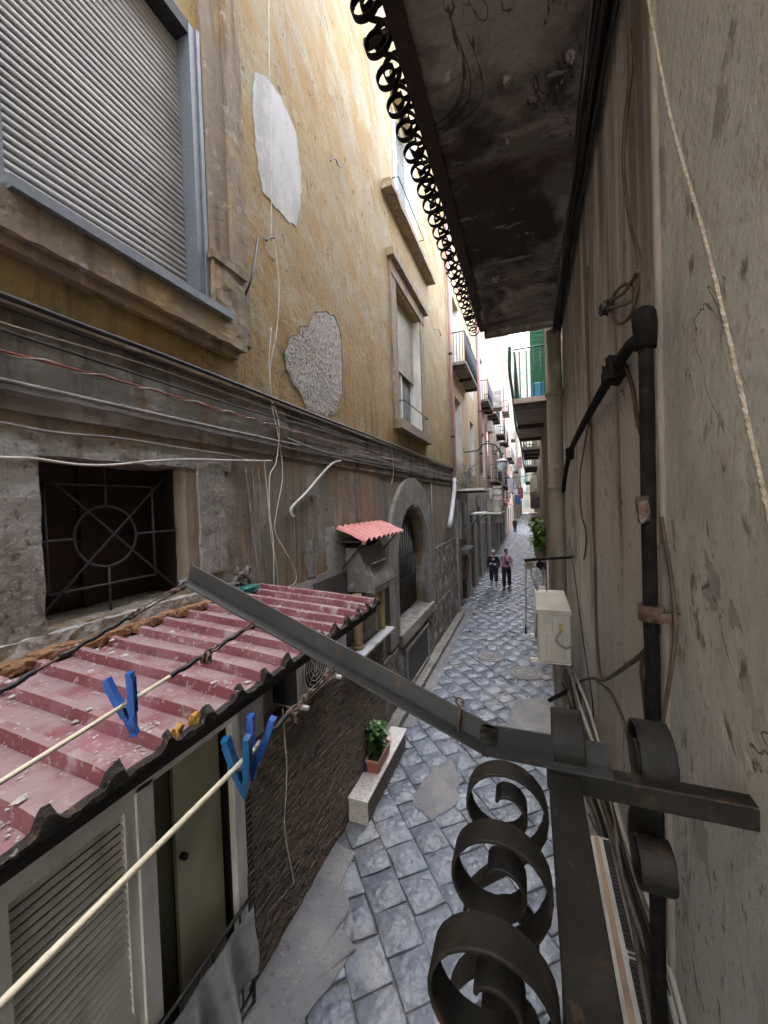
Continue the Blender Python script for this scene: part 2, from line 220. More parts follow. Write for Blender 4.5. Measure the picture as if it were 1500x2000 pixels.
# ---------------------------------------------------------------- mesh builder
class MB:
    def __init__(s): s.v = []; s.f = []; s.sm = []; s.mi = []
    def face(s, idx, smooth=False, mi=0): s.f.append(idx); s.sm.append(smooth); s.mi.append(mi)
    def quad(s, a, b, c, d, mi=0):
        n = len(s.v); s.v += [tuple(a), tuple(b), tuple(c), tuple(d)]; s.face((n, n + 1, n + 2, n + 3), False, mi)
    def box(s, lo, hi, mi=0):
        n = len(s.v); x0, y0, z0 = lo; x1, y1, z1 = hi
        s.v += [(x0, y0, z0), (x1, y0, z0), (x1, y1, z0), (x0, y1, z0), (x0, y0, z1), (x1, y0, z1), (x1, y1, z1), (x0, y1, z1)]
        for f in ((0, 3, 2, 1), (4, 5, 6, 7), (0, 1, 5, 4), (1, 2, 6, 5), (2, 3, 7, 6), (3, 0, 4, 7)): s.face(tuple(n + i for i in f), False, mi)
        return s
    def bevbox(s, lo, hi, b=.006):
        """box with chamfered edges along every side"""
        x0, y0, z0 = lo; x1, y1, z1 = hi
        import itertools
        c = [(x0, x1), (y0, y1), (z0, z1)]; idx = {}
        for sx, sy, sz in itertools.product((0, 1), repeat=3):
            p = [c[0][sx], c[1][sy], c[2][sz]]; d = [b if k == 0 else -b for k in (sx, sy, sz)]
            for ax in range(3):
                q = [p[i] + (0 if i == ax else d[i]) for i in range(3)]
                idx[(sx, sy, sz, ax)] = len(s.v); s.v.append(tuple(q))
        for ax in range(3):
            o = [i for i in range(3) if i != ax]
            for sd_ in (0, 1):
                ring = []
                for (i, j) in ((0, 0), (1, 0), (1, 1), (0, 1)):
                    k = [0, 0, 0]; k[ax] = sd_; k[o[0]] = i; k[o[1]] = j; ring.append(idx[(*k, ax)])
                s.face(tuple(ring))
        for ax in range(3):
            o = [i for i in range(3) if i != ax]
            for (i, j) in ((0, 0), (1, 0), (1, 1), (0, 1)):
                k0 = [0, 0, 0]; k0[o[0]] = i; k0[o[1]] = j; k1 = list(k0); k1[ax] = 1
                s.face((idx[(*k0, o[0])], idx[(*k1, o[0])], idx[(*k1, o[1])], idx[(*k0, o[1])]))
        for sx, sy, sz in itertools.product((0, 1), repeat=3): s.face(tuple(idx[(sx, sy, sz, a)] for a in range(3)))
        return s
    def rbox(s, lo, hi, seg=.06, amp=.012, freq=9, mi=0):
        """box whose skin is a fine grid pushed about by noise: crumbling masonry"""
        lo = Vector(lo); hi = Vector(hi); d = hi - lo
        for ax in range(3):
            o = [i for i in range(3) if i != ax]; nu = max(1, min(60, int(d[o[0]] / seg))); nv = max(1, min(60, int(d[o[1]] / seg)))
            for side in (0, 1):
                n = len(s.v)
                for i in range(nu + 1):
                    for j in range(nv + 1):
                        p = Vector((0, 0, 0)); p[ax] = hi[ax] if side else lo[ax]
                        p[o[0]] = lo[o[0]] + d[o[0]] * i / nu; p[o[1]] = lo[o[1]] + d[o[1]] * j / nv
                        q = noise.noise_vector(p * freq) * amp + noise.noise_vector(p * freq * 3.1) * amp * .45
                        s.v.append(tuple(p + q))
                for i in range(nu):
                    for j in range(nv):
                        a = n + i * (nv + 1) + j; s.face((a, a + nv + 1, a + nv + 2, a + 1), False, mi)
        return s
    def tube(s, pts, r, k=6, closed=False, cap=True, jit=0.0):
        pts = [Vector(p) for p in pts]; n0 = len(s.v); m = len(pts); up = None
        for i, p in enumerate(pts):
            if closed: t = pts[(i + 1) % m] - pts[i - 1]
            else: t = pts[min(i + 1, m - 1)] - pts[max(i - 1, 0)]
            if t.length < 1e-9: t = Vector((0, 0, 1))
            t.normalize()
            if up is None:
                up = Vector((0, 0, 1)) if abs(t.z) < .9 else Vector((1, 0, 0))
            up = (up - t * up.dot(t)); 
            if up.length < 1e-6: up = t.orthogonal()
            up.normalize(); sd_ = t.cross(up)
            rr = (r[i] if isinstance(r, (list, tuple)) else r) * (1 + (random.uniform(-jit, jit) if jit else 0))
            for j in range(k):
                a = 2 * math.pi * j / k; s.v.append(tuple(p + (up * math.cos(a) + sd_ * math.sin(a)) * rr))
        for i in range(m if closed else m - 1):
            for j in range(k):
                a = n0 + i * k + j; b = n0 + i * k + (j + 1) % k; c = n0 + ((i + 1) % m) * k + (j + 1) % k; d = n0 + ((i + 1) % m) * k + j
                s.face((a, b, c, d), True)
        if cap and not closed:
            s.face(tuple(n0 + j for j in range(k))[::-1]); s.face(tuple(n0 + (m - 1) * k + j for j in range(k)))
        return s
    def obox(s, p0, p1, up, w, h, off=(0, 0)):
        """box beam from p0 to p1, width w across, height h along up, shifted off=(side, up)"""
        p0 = Vector(p0); p1 = Vector(p1); t = (p1 - p0).normalized(); up = Vector(up); up = (up - t * up.dot(t)).normalized(); sd_ = t.cross(up)
        n = len(s.v)
        for p in (p0, p1):
            for a, b in ((-1, -1), (1, -1), (1, 1), (-1, 1)):
                s.v.append(tuple(p + sd_ * (a * w / 2 + off[0]) + up * (b * h / 2 + off[1])))
        for f in ((3, 2, 1, 0), (4, 5, 6, 7), (0, 1, 5, 4), (1, 2, 6, 5), (2, 3, 7, 6), (3, 0, 4, 7)): s.face(tuple(n + i for i in f))
        return s
    def poly(s, pts, ext):
        """polygon extruded by the vector ext"""
        n = len(s.v); m = len(pts); ext = Vector(ext)
        s.v += [tuple(p) for p in pts] + [tuple(Vector(p) + ext) for p in pts]
        s.face(tuple(range(n, n + m))[::-1]); s.face(tuple(range(n + m, n + 2 * m)))
        for i in range(m): j = (i + 1) % m; s.face((n + i, n + j, n + m + j, n + m + i))
        return s
    def strap(s, pts, wvec, th):
        """flat bar bent along pts; wvec is half its width, th its thickness"""
        pts = [Vector(p) for p in pts]; wv = Vector(wvec); m = len(pts); R_ = []
        for i, p in enumerate(pts):
            t = (pts[min(i + 1, m - 1)] - pts[max(i - 1, 0)]).normalized(); nn = t.cross(wv.normalized()) * th / 2
            j_ = 1 + .05 * noise.noise(p * 31); c_ = wv * .90; e_ = nn * .55
            R_.append([p - wv * j_ - e_, p - c_ * j_ - nn, p + c_ * j_ - nn, p + wv * j_ - e_, p + wv * j_ + e_, p + c_ * j_ + nn, p - c_ * j_ + nn, p - wv * j_ + e_])
        for k in range(8):
            n = len(s.v)
            for r_ in R_: s.v += [tuple(r_[k]), tuple(r_[(k + 1) % 8])]
            for i in range(m - 1): a = n + i * 2; s.face((a, a + 1, a + 3, a + 2), True)
        for r_ in (R_[0][::-1], R_[-1]): n = len(s.v); s.v += [tuple(q) for q in r_]; s.face(tuple(range(n, n + 8)))
        return s
    def mesh(s, name, mats):
        me = bpy.data.meshes.new(name); me.from_pydata(s.v, [], s.f)
        for m in (mats if isinstance(mats, (list, tuple)) else [mats]): me.materials.append(m)
        me.polygons.foreach_set('use_smooth', s.sm); me.polygons.foreach_set('material_index', s.mi); me.update(); return me
    def build(s, name, mats, parent=None, loc=None, rot=None):
        o = bpy.data.objects.new(name, s.mesh(name, mats)); COL.objects.link(o)
        if parent: o.parent = parent
        if loc: o.location = loc
        if rot: o.rotation_euler = rot
        return o

def tag(o, label, cat, group=None, kind=None):
    if label: o['label'] = label
    if cat: o['category'] = cat
    if group: o['group'] = group
    if kind: o['kind'] = kind
    return o
def thing(name, label, cat, loc=(0, 0, 0), rotz=0, group=None):
    """an Empty carrying the parts; parts are written in world coordinates unless placed"""
    o = bpy.data.objects.new(name, None); COL.objects.link(o); o.empty_display_size = .1; o.location = loc; o.rotation_euler = (0, 0, rotz)
    return tag(o, label, cat, group)
def link_copy(me, name, parent, loc=(0, 0, 0), rot=(0, 0, 0), scale=(1, 1, 1)):
    o = bpy.data.objects.new(name, me); COL.objects.link(o); o.parent = parent; o.location = loc; o.rotation_euler = rot; o.scale = scale; return o
def copy_tree(o, parent=None, label=None):
    c = o.copy(); COL.objects.link(c); c.parent = parent
    if label: c['label'] = label
    for ch in [k for k in bpy.data.objects if k.parent == o]: copy_tree(ch, c)
    return c
def sag(a, b, drop, n=14, wob=0.0):
    a = Vector(a); b = Vector(b)
    return [a.lerp(b, i / n) + Vector((0, 0, -drop * 4 * (i / n) * (1 - i / n))) + Vector((random.uniform(-wob, wob) for _ in range(3))) for i in range(n + 1)]
def smooth(pts, sub=6):
    pts = [Vector(p) for p in pts]; out = []
    for i in range(len(pts) - 1):
        p0 = pts[max(i - 1, 0)]; p1 = pts[i]; p2 = pts[i + 1]; p3 = pts[min(i + 2, len(pts) - 1)]
        for k in range(sub):
            t = k / sub
            out.append(.5 * ((2 * p1) + (p2 - p0) * t + (2 * p0 - 5 * p1 + 4 * p2 - p3) * t * t + (3 * p1 - p0 - 3 * p2 + p3) * t ** 3))
    return out + [pts[-1]]
def wall_holes(mb, x, y0, y1, z0, z1, holes, back):
    """vertical wall face at x with rectangular openings (ya,yb,za,zb,depth) whose reveals run back"""
    ys = sorted({y0, y1} | {h[0] for h in holes} | {h[1] for h in holes}); zs = sorted({z0, z1} | {h[2] for h in holes} | {h[3] for h in holes})
    ys = [y for y in ys if y0 <= y <= y1]; zs = [z for z in zs if z0 <= z <= z1]
    for a, b in zip(ys, ys[1:]):
        for c, d in zip(zs, zs[1:]):
            my, mz = (a + b) / 2, (c + d) / 2
            if any(h[0] < my < h[1] and h[2] < mz < h[3] for h in holes): continue
            mb.quad((x, a, c), (x, b, c), (x, b, d), (x, a, d))
    for (a, b, c, d, dep) in holes:
        xb = x + back * dep
        mb.quad((x, a, c), (xb, a, c), (xb, a, d), (x, a, d)); mb.quad((x, b, c), (x, b, d), (xb, b, d), (xb, b, c))
        mb.quad((x, a, c), (x, b, c), (xb, b, c), (xb, a, c)); mb.quad((x, a, d), (xb, a, d), (xb, b, d), (x, b, d))
XL, XR = -2.40, 0.40

# ================================================================ THE STREET
gr = MB(); gr.quad((-12, -40, -.022), (12, -40, -.022), (12, 130, -.022), (-12, 130, -.022)); gr.box((-60, -60, -.6), (60, 200, -.5))
street = gr.build('street', JOINT); street['kind'] = 'structure'
def slab_mesh(seed, L=.375, W=.345):
    rnd = random.Random(seed); m = MB(); g = .0025; hx, hy = L / 2 - g, W / 2 - g
    out = []
    for cx, cy in ((-1, -1), (0, -1), (1, -1), (1, 0), (1, 1), (0, 1), (-1, 1), (-1, 0)):
        out.append((cx * hx + rnd.uniform(-.012, .008) * cx + rnd.uniform(-.006, .006), cy * hy + rnd.uniform(-.010, .007) * cy + rnd.uniform(-.006, .006)))
    n = len(m.v); m.v += [(x, y, -.03) for x, y in out] + [(x * .985, y * .985, -.007 + rnd.uniform(-.002, .002)) for x, y in out] + [(x * .935, y * .935, rnd.uniform(-.002, .003)) for x, y in out] + [(0, 0, .005)]
    for i in range(8):
        j = (i + 1) % 8; m.face((n + i, n + j, n + 8 + j, n + 8 + i)); m.face((n + 8 + i, n + 8 + j, n + 16 + j, n + 16 + i), True); m.face((n + 16 + i, n + 16 + j, n + 24), True)
    return m.mesh('paving_stone', LAVA)
slabs = [slab_mesh(i) for i in range(9)]
A0 = R(-49); du = Vector((math.cos(A0), math.sin(A0), 0)); dv = Vector((-du.y, du.x, 0)); cells = []
rnd = random.Random(3)
for i in range(-260, 260):
    for j in range(-300, 300):
        p = Vector((-1.205, 3.17, 0)) + du * (i * .375 + (.15 if j % 2 else 0)) + dv * (j * .345)
        if -2.35 < p.x < (.62 if p.y < 30 else 3) and 1.3 < p.y < 118: cells.append((p.y, p, i, j))
cells.sort(key=lambda c: c[0])
far = MB()
for n, (yy, p, i, j) in enumerate(cells):
    me = slabs[rnd.randrange(9)]; rz = A0 + rnd.uniform(-.035, .035) + (math.pi if rnd.random() < .5 else 0); zz = rnd.uniform(-.007, .005)
    if n < 300:
        o = link_copy(me, 'paving_stone', street, (p.x, p.y, zz), (rnd.uniform(-.022, .022), rnd.uniform(-.022, .022), rz))
    elif p.y < 75:
        c_, s_ = math.cos(rz), math.sin(rz); b = len(far.v); tx, ty = rnd.uniform(-.02, .02), rnd.uniform(-.02, .02)
        for v in me.vertices: far.v.append((p.x + v.co.x * c_ - v.co.y * s_, p.y + v.co.x * s_ + v.co.y * c_, zz + v.co.z + v.co.x * tx + v.co.y * ty))
        for f in me.polygons: far.face(tuple(b + k for k in f.vertices), True)
fo = far.build('paving_stones', LAVA, street); fo['kind'] = 'stuff'
# far beyond, one worn sheet
fs = MB(); fs.quad((-3.6, 75, -.004), (3.2, 75, -.004), (3.2, 118, -.004), (-3.6, 118, -.004)); o = fs.build('worn_paving', CONC, street)
def blob(name, cx, cy, pts, z, mat):
    m = MB(); n = 0; ring = []
    for i in range(len(pts)):
        a = Vector((*pts[i], 0)); b = Vector((*pts[(i + 1) % len(pts)], 0)); k = max(1, int((b - a).length / .05))
        for q in range(k):
            p = a.lerp(b, q / k); d = noise.noise_vector(p * 7) * .035 + noise.noise_vector(p * 21) * .012; ring.append((p.x + d.x, p.y + d.y))
    m.v = [(x, y, z - .004) for x, y in ring] + [(cx + (x - cx) * .97, cy + (y - cy) * .97, z) for x, y in ring] + [(cx, cy, z + .001)]
    L_ = len(ring)
    for i in range(L_):
        j = (i + 1) % L_; m.face((i, j, L_ + j, L_ + i), True); m.face((L_ + i, L_ + j, 2 * L_), True)
    o = m.build(name, mat); o['kind'] = 'structure'; return o
blob('concrete_strip', -1.85, 2.35, [(-2.5, 0.8), (-1.78, 1.0), (-1.72, 2.2), (-1.58, 2.55), (-1.50, 2.9), (-1.66, 3.0), (-1.72, 3.25), (-1.9, 3.4), (-1.88, 3.7), (-2.5, 3.9)], .014, CONC)
blob('concrete_patch', -1.2, 4.95, [(-1.5, 4.6), (-1.2, 4.4), (-.95, 4.75), (-1.0, 5.2), (-1.2, 5.6), (-1.42, 5.3)], .013, CONC)
blob('kerbside_mortar', -2.1, 8.5, [(-2.5, 6.1), (-1.95, 6.2), (-1.9, 8), (-1.97, 10.5), (-1.9, 14), (-2.5, 14.5)], .009, CONC)
blob('mortar_patch', -.2, 7.2, [(-.5, 6.7), (.1, 6.5), (.5, 7.2), (.2, 7.9), (-.35, 7.6)], .011, CONC)
for k, (cx, cy, rr, lb) in enumerate(((-.18, 8.9, .36, 'round stone manhole cover set in the paving below the air conditioner on the right wall'), (-1.0, 9.6, .33, 'round stone manhole cover in the middle of the alley paving'))):
    t = thing('manhole_cover', lb, 'manhole cover', (cx, cy, 0), 0, 'round covers in the paving')
    m = MB(); m.tube([(0, 0, .004), (0, 0, .014)], rr, 40); m.build('disc', CONC, t)
    for r2 in (rr * .92, rr * .62, rr * .22):
        m = MB(); m.tube([(r2 * math.cos(a * math.pi / 18), r2 * math.sin(a * math.pi / 18), .015) for a in range(36)], .007, 5, True); m.build('ring', JOINT, t)

# ================================================================ YELLOW BUILDING (left)
yb = thing('yellow_building', 'ochre plastered building with grey sooty lower storey along the left side', 'building')
sh = (1.13, 2.47, 5.42, 7.62); gw = (1.22, 2.19, 3.19, 4.15); w3 = (7.4, 9.15, 5.45, 8.15); w2 = (7.5, 9.3, 9.85, 12.6); ar = (6.2, 9.95, 1.33, 4.45)
m = MB(); wall_holes(m, XL, -10, 12.9, -.1, 14.8, [(*sh, .32), (*gw, .38), (*w3, .30), (*w2, .30), (*ar, .02)], -1)
m.quad((XL, 12.9, -.1), (XL - 6, 12.9, -.1), (XL - 6, 12.9, 14.8), (XL, 12.9, 14.8)); m.quad((XL, -10, 14.8), (XL, 12.9, 14.8), (XL - 6, 12.9, 14.8), (XL - 6, -10, 14.8))
m.build('wall', OCHRE, yb)
# --- big roller shutter
win = MB(); xs = XL - .13
win.box((xs - .12, sh[0], sh[2]), (xs - .10, sh[1], sh[3])); rs = win.build('roller_shutter', FRAMEG, yb)
sl = MB(); n = 7; HS = .0472
for i in range(n):
    a0, a1 = math.pi * i / n, math.pi * (i + 1) / n
    p = lambda a: (math.sin(a) * .010, -math.cos(a) * (HS / 2 - .003))
    (xa, za), (xb, zb) = p(a0), p(a1); b = len(sl.v); sl.v += [(xa, sh[0] + .03, za), (xa, sh[1] - .06, za), (xb, sh[1] - .06, zb), (xb, sh[0] + .03, zb)]; sl.face((b, b + 1, b + 2, b + 3), True)
sl.box((-.006, sh[0] + .03, -HS / 2 - .003), (.001, sh[1] - .06, HS / 2 + .003))
slm = sl.mesh('slat', SHUT)
for i in range(46): link_copy(slm, 'slat', rs, (xs + random.uniform(-.0015, .0015), 0, sh[2] + .05 + i * HS), (0, random.uniform(-.03, .03), 0))
fr = MB(); fr.box((XL - .30, sh[1] - .075, sh[2]), (XL + .006, sh[1] - .004, sh[3] - .01)).box((XL - .30, sh[0] + .004, sh[2]), (XL + .006, sh[0] + .05, sh[3] - .01))
fr.box((XL - .02, sh[1] - .012, sh[2]), (XL + .02, sh[1] + .02, sh[3])).box((XL - .2, sh[0], sh[2] - .04), (XL + .15, sh[1] + .12, sh[2] + .005)).box((XL - .01, sh[0], sh[2] - .06), (XL + .16, sh[1] + .12, sh[2] - .035))
fr.build('shutter_frame', FRAMEG, rs)
m = MB(); m.box((XL - .3, sh[0] + .05, sh[3] - .10), (XL + .004, sh[1] - .08, sh[3] - .004)); m.build('top_reveal_shade', ACBLK, rs)  # black fill painting the shade under the top reveal
m = MB(); m.rbox((XL - .02, -.5, 5.17), (XL + .12, 2.80, 5.37), .035, .010, 13); m.build('window_ledge', STONE, yb)
m = MB(); m.rbox((XL - .02, -.5, 5.10), (XL + .07, 2.74, 5.18), .06, .01, 7); m.build('ledge_moulding', STONE, yb)
for a, b, d, z0, z1 in ((2.50, 2.73, .025, 5.86, 10), (2.73, 2.80, .06, 5.9, 10), (2.80, 2.90, .035, 5.9, 10), (2.90, 2.98, .015, 5.3, 10)):
    m = MB(); m.rbox((XL - .02, a, z0), (XL + d, b, z1), .06, .006, 9); m.build('window_moulding', STONE, yb)
m = MB(); m.rbox((XL - .02, 2.50, 5.37), (XL + .06, 2.86, 5.84), .05, .014, 8); m.build('moulding_block', STONE, yb)
m = MB(); m.rbox((XL - .02, 2.48, 5.84), (XL + .08, 2.88, 5.90), .05, .008, 8); m.build('block_cap', STONE, yb)
m = MB(); m.rbox((XL - .02, .7, 5.37), (XL + .05, 1.125, 9), .06, .008, 9); m.build('window_moulding', STONE, yb)
# --- barred window below
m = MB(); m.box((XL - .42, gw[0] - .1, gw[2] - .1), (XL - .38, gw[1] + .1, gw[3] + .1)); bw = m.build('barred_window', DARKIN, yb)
m = MB()
for z in (3.60, 3.72, 3.95): m.box((XL - .375, gw[0], z), (XL - .355, gw[1], z + .035))
m.box((XL - .375, 1.66, gw[2]), (XL - .350, 1.72, gw[3])).build('wood_frame', DARKIN, bw)
gx = XL - .10; cy, cz = 1.66, 3.66; gb = MB(); gi = weather('grille_iron', (0.03, 0.035, 0.04), [((0.07, 0.045, 0.03), 30, .5, .7, .6)], .6)
ia, ib, ic, idd = 1.33, 1.98, 3.36, 3.98
def bar(p, q, r=.008): MB().tube([(gx, *p), (gx, *q)], r, 6).build('bar', gi, bw)
bar((gw[0], gw[2]), (gw[1], gw[3])); bar((gw[0], gw[3]), (gw[1], gw[2])); bar((ia, ic), (ib, ic)); bar((ia, idd), (ib, idd)); bar((ia, ic), (ia, idd)); bar((ib, ic), (ib, idd))
bar((cy, gw[2]), (cy, cz - .19)); bar((cy, cz + .19), (cy, gw[3])); bar((gw[0], cz), (cy - .19, cz)); bar((cy + .19, cz), (gw[1], cz))
MB().tube([(gx, cy + .19 * math.cos(a * math.pi / 16), cz + .19 * math.sin(a * math.pi / 16)) for a in range(32)], .008, 6, True).build('ring', gi, bw)
m = MB(); m.rbox((XL - .11, gw[1] - .02, gw[2] - .1), (XL + .005, gw[1] + .10, gw[3] + .02), .04, .007, 8); m.build('jamb', plain('tan_jamb', (.24, .19, .14)), yb)
m = MB(); m.rbox((XL - .05, gw[1] + .09, 3.30), (XL + .03, gw[1] + .36, gw[3] + .01), .04, .006, 8); m.build('jamb_stone', GREYP, yb)
m = MB(); m.box((XL - .40, gw[1] - .015, gw[2] - .1), (XL - .112, gw[1] + .0, gw[3] + .02)); m.build('reveal_shade', DARKIN, yb)  # dark lining added as painted shade inside the opening
m = MB(); m.rbox((XL - .11, .2, 3.05), (XL + .04, gw[0] + .02, 4.17), .04, .009, 7); m.build('jamb_stone', GREYP, yb)
m = MB(); m.rbox((XL - .36, gw[0] - .3, gw[3] - .03), (XL + .02, gw[1] + .45, gw[3] + .09), .05, .014, 8); m.build('lintel', GREYP, yb)
m = MB(); m.rbox((XL - .34, .1, 3.02), (XL + .06, 2.75, 3.185), .04, .02, 9); m.build('window_sill', weather('crumbling_sill', (.36, .335, .30), [((.16, .13, .10), 9, .5, .65, .8), ((.55, .53, .50), 16, .55, .7, .7)], .95, [(25, .03, 1, 'n')]), yb)
# --- string course that carries the cables
m = MB(); m.rbox((XL - .02, -3, 4.33), (XL + .022, 12.9, 4.85), .22, .008, 3); m.build('string_course', weather('sooty_band', (.19, .178, .16), [((.33, .32, .30), (2, 2.2, 5), .48, .64, .9, None, 8), ((.03, .027, .025), (4, 4, 1), .5, .68, .8), ((.20, .12, .05), (3, 3, 1), .52, .66, .7)], .9, [(14, .015, .8, 'n')]), yb)
m = MB(); m.rbox((XL - .02, -3, 4.84), (XL + .05, 12.9, 4.88), .15, .006, 5); m.build('string_course_lip', STONE, yb)
# --- spalled patch with exposed rubble
sp = [(555, 690), (562, 660), (578, 655), (583, 638), (600, 636), (612, 612), (634, 606), (652, 618), (664, 645), (668, 700), (668, 770), (660, 800), (640, 815), (618, 808), (598, 800), (590, 778), (570, 745), (558, 720)]
spw = [on(u, v, x=XL) for u, v in sp]
def inpoly(y, z, P):
    c = False; j = len(P) - 1
    for i in range(len(P)):
        if (P[i][2] > z) != (P[j][2] > z) and y < (P[j][1] - P[i][1]) * (z - P[i][2]) / (P[j][2] - P[i][2]) + P[i][1]: c = not c
        j = i
    return c
ring = []
for i in range(len(spw)):
    a, b = spw[i], spw[(i + 1) % len(spw)]
    for q in range(8):
        p = a.lerp(b, q / 8); d = noise.noise_vector(p * 9) * .03 + noise.noise_vector(p * 30) * .012; ring.append(Vector((XL, p.y + d.y, p.z + d.z)))
cc = sum(ring, Vector()) / len(ring); m = MB(); K = 14
for k in range(K + 1):
    t = k / K
    for p in ring:
        q = p.lerp(cc, t); dx = .003 if k == 0 else (.005 + noise.noise(q * 34) * .006 + noise.noise(q * 70) * .004 + .004); m.v.append((XL + dx, q.y, q.z))
L_ = len(ring)
for k in range(K):
    for i in range(L_): m.face((k * L_ + i, k * L_ + (i + 1) % L_, (k + 1) * L_ + (i + 1) % L_, (k + 1) * L_ + i))
m.build('exposed_masonry', RUBBLE, yb)
m = MB()   # broken plaster lip round the hole, stone-dark to paint its rim shadow
for i in range(L_):
    p, q = ring[i], ring[(i + 1) % L_]; o1 = (p - cc).normalized() * (.012 + .01 * noise.noise(p * 15)); o2 = (q - cc).normalized() * (.012 + .01 * noise.noise(q * 15)); e = Vector((.013, 0, 0)); f_ = Vector((.004, 0, 0))
    m.quad(p + f_, q + f_, q + e, p + e); m.quad(p + e, q + e, q + e * .8 + o2, p + e * .8 + o1)
m.build('shaded_plaster_edge', STONE, yb)
# --- white skim patch
pp = [on(u, v, x=XL) for u, v in ((496, 143), (512, 148), (530, 162), (548, 190), (566, 232), (577, 260), (582, 300), (588, 340), (586, 395), (578, 443), (560, 432), (540, 408), (512, 372), (503, 330), (497, 260), (492, 200))]
m = MB(); rg = []
for i in range(len(pp)):
    a, b = pp[i], pp[(i + 1) % len(pp)]
    for q in range(5): p = a.lerp(b, q / 5); d = noise.noise_vector(p * 10) * .03 + noise.noise_vector(p * 33) * .010; rg.append(Vector((XL + .007, p.y + d.y, p.z + d.z)))
m.v = [tuple(p) for p in rg] + [(XL - .01, p.y, p.z) for p in rg]; L2_ = len(rg); m.face(tuple(range(L2_)))
for i in range(L2_): m.face((i, (i + 1) % L2_, L2_ + (i + 1) % L2_, L2_ + i))
m.build('skim_patch', SKIM, yb)
# --- sash windows further along
def tall_window(parent, x, y0, y1, z0, z1, back=-1, blind=.45, sill=True, frame=PVCW, blindm=None, rail=True, dep=.26):
    g = MB(); xb = x + back * dep
    g.box((min(xb, xb + back * .02), y0, z0), (max(xb, xb + back * .02), y1, z1)); wn = g.build('window', GLASS, parent)
    f = MB(); t = .07; xa, xc = sorted((xb - back * .05, xb + back * .0))
    f.box((xa, y0, z0), (xc, y0 + t, z1)).box((xa, y1 - t, z0), (xc, y1, z1)).box((xa, y0 + t, z0), (xc, y1 - t, z0 + t)).box((xa, y0 + t, z1 - t), (xc, y1 - t, z1)); ym = (y0 + y1) / 2
    f.box((xa, ym - .05, z0 + t), (xc + .002, ym + .05, z1 - t)); f.build('window_frame', frame, wn)
    xr0, xr1 = sorted((x - back * .004, xb)); f2 = MB(); f2.box((xr0, y1 - .015, z0), (xr1, y1 + .01, z1)); f2.build('reveal_lining', frame, wn)
    if blind:
        b = MB(); zb = z1 - (z1 - z0) * blind; n = max(4, int((z1 - zb) / .055)); xa2, xc2 = sorted((xb - back * .055, xb - back * .09))
        for i in range(n): za = zb + (z1 - zb) * i / n; b.box((xa2, y0 + .02, za + .004), (xc2, y1 - .02, za + (z1 - zb) / n - .004))
        bo = b.build('roller_blind', blindm or plain('beige_blind', (.34, .31, .25)), wn); bo['kind'] = 'stuff'
    if sill:
        xs0, xs1 = sorted((x + back * .05, x - back * .16)); s2 = MB(); s2.rbox((xs0, y0 - .35, z0 - .20), (xs1, y1 + .40, z0 - .02), .08, .012, 6); s2.build('window_sill', STONE, parent)
    if rail:
        xo = x - back * .14; MB().tube([(x, y0 - .1, z0 + .38), (xo, y0 - .1, z0 + .38), (xo, y1 + .1, z0 + .38), (x, y1 + .1, z0 + .38)], .012, 5).build('rail', DARKG, wn)
    return wn
tall_window(yb, XL, *w3, blind=.55); tall_window(yb, XL, *w2, blind=0, rail=True)
for (a, b, d, z0, z1) in ((7.05, 7.36, .035, 5.4, 8.45), (9.18, 9.5, .035, 5.4, 8.45)):
    m = MB(); m.rbox((XL - .02, a, z0), (XL + d, b, z1), .1, .008, 6); m.build('window_moulding', STONE, yb)
m = MB(); m.rbox((XL - .02, 7.05, 8.2), (XL + .05, 9.5, 8.45), .1, .008, 6); m.build('window_moulding', STONE, yb)
m = MB(); m.rbox((XL - .02, 6.95, 8.47), (XL + .14, 9.6, 8.62), .1, .01, 6); m.build('window_cornice', STONE, yb)
m = MB(); m.rbox((XL - .02, 6.75, 9.55), (XL + .22, 10.2, 9.68), .1, .012, 6); m.build('window_cornice', STONE, yb)
m = MB(); m.rbox((XL - .02, 6.85, 9.68), (XL + .15, 10.1, 9.80), .1, .012, 6); m.build('window_cornice', STONE, yb)
# --- arched opening
AY, AZ, AR = 8.07, 2.60, 1.18
def arch_pts(r, z0, n=24, x=XL): return [(x, AY - r, z0)] + [(x, AY - r * math.cos(math.pi * i / n), AZ + r * math.sin(math.pi * i / n)) for i in range(n + 1)] + [(x, AY + r, z0)]
m = MB(); inn = arch_pts(AR, 1.33, x=XL - .019); n = len(inn)
out = [(XL - .019, ar[0], 1.33)] + [None] * (n - 2) + [(XL - .019, ar[1], 1.33)]
for i in range(1, n - 1):
    y, z = inn[i][1] - AY, inn[i][2] - AZ; s_ = min((ar[1] - AY) / abs(y) if abs(y) > 1e-6 else 99, (AY - ar[0]) / abs(y) if abs(y) > 1e-6 else 99, (ar[3] - AZ) / z if z > 1e-6 else 99); out[i] = (XL - .019, AY + y * s_, AZ + z * s_)
for i in range(n - 1): m.quad(inn[i], inn[i + 1], out[i + 1], out[i])
for i in range(n - 1): a, b = inn[i], inn[i + 1]; m.quad(a, b, (XL - .42, b[1], b[2]), (XL - .42, a[1], a[2]))
for i in range(n - 1):
    a, b = out[i], out[i + 1]
    if abs(a[1] - b[1]) > 1e-6 and abs(a[2] - b[2]) > 1e-6:
        k = len(m.v); cy_ = ar[0] if a[1] < AY else ar[1]; m.v += [a, b, (XL - .019, cy_, ar[3])]; m.face((k, k + 1, k + 2))
m.build('arch_wall', OCHRE, yb)
m = MB(); o1 = arch_pts(1.75, 1.20, x=XL + .06); i1 = arch_pts(AR, 1.20, x=XL + .045)
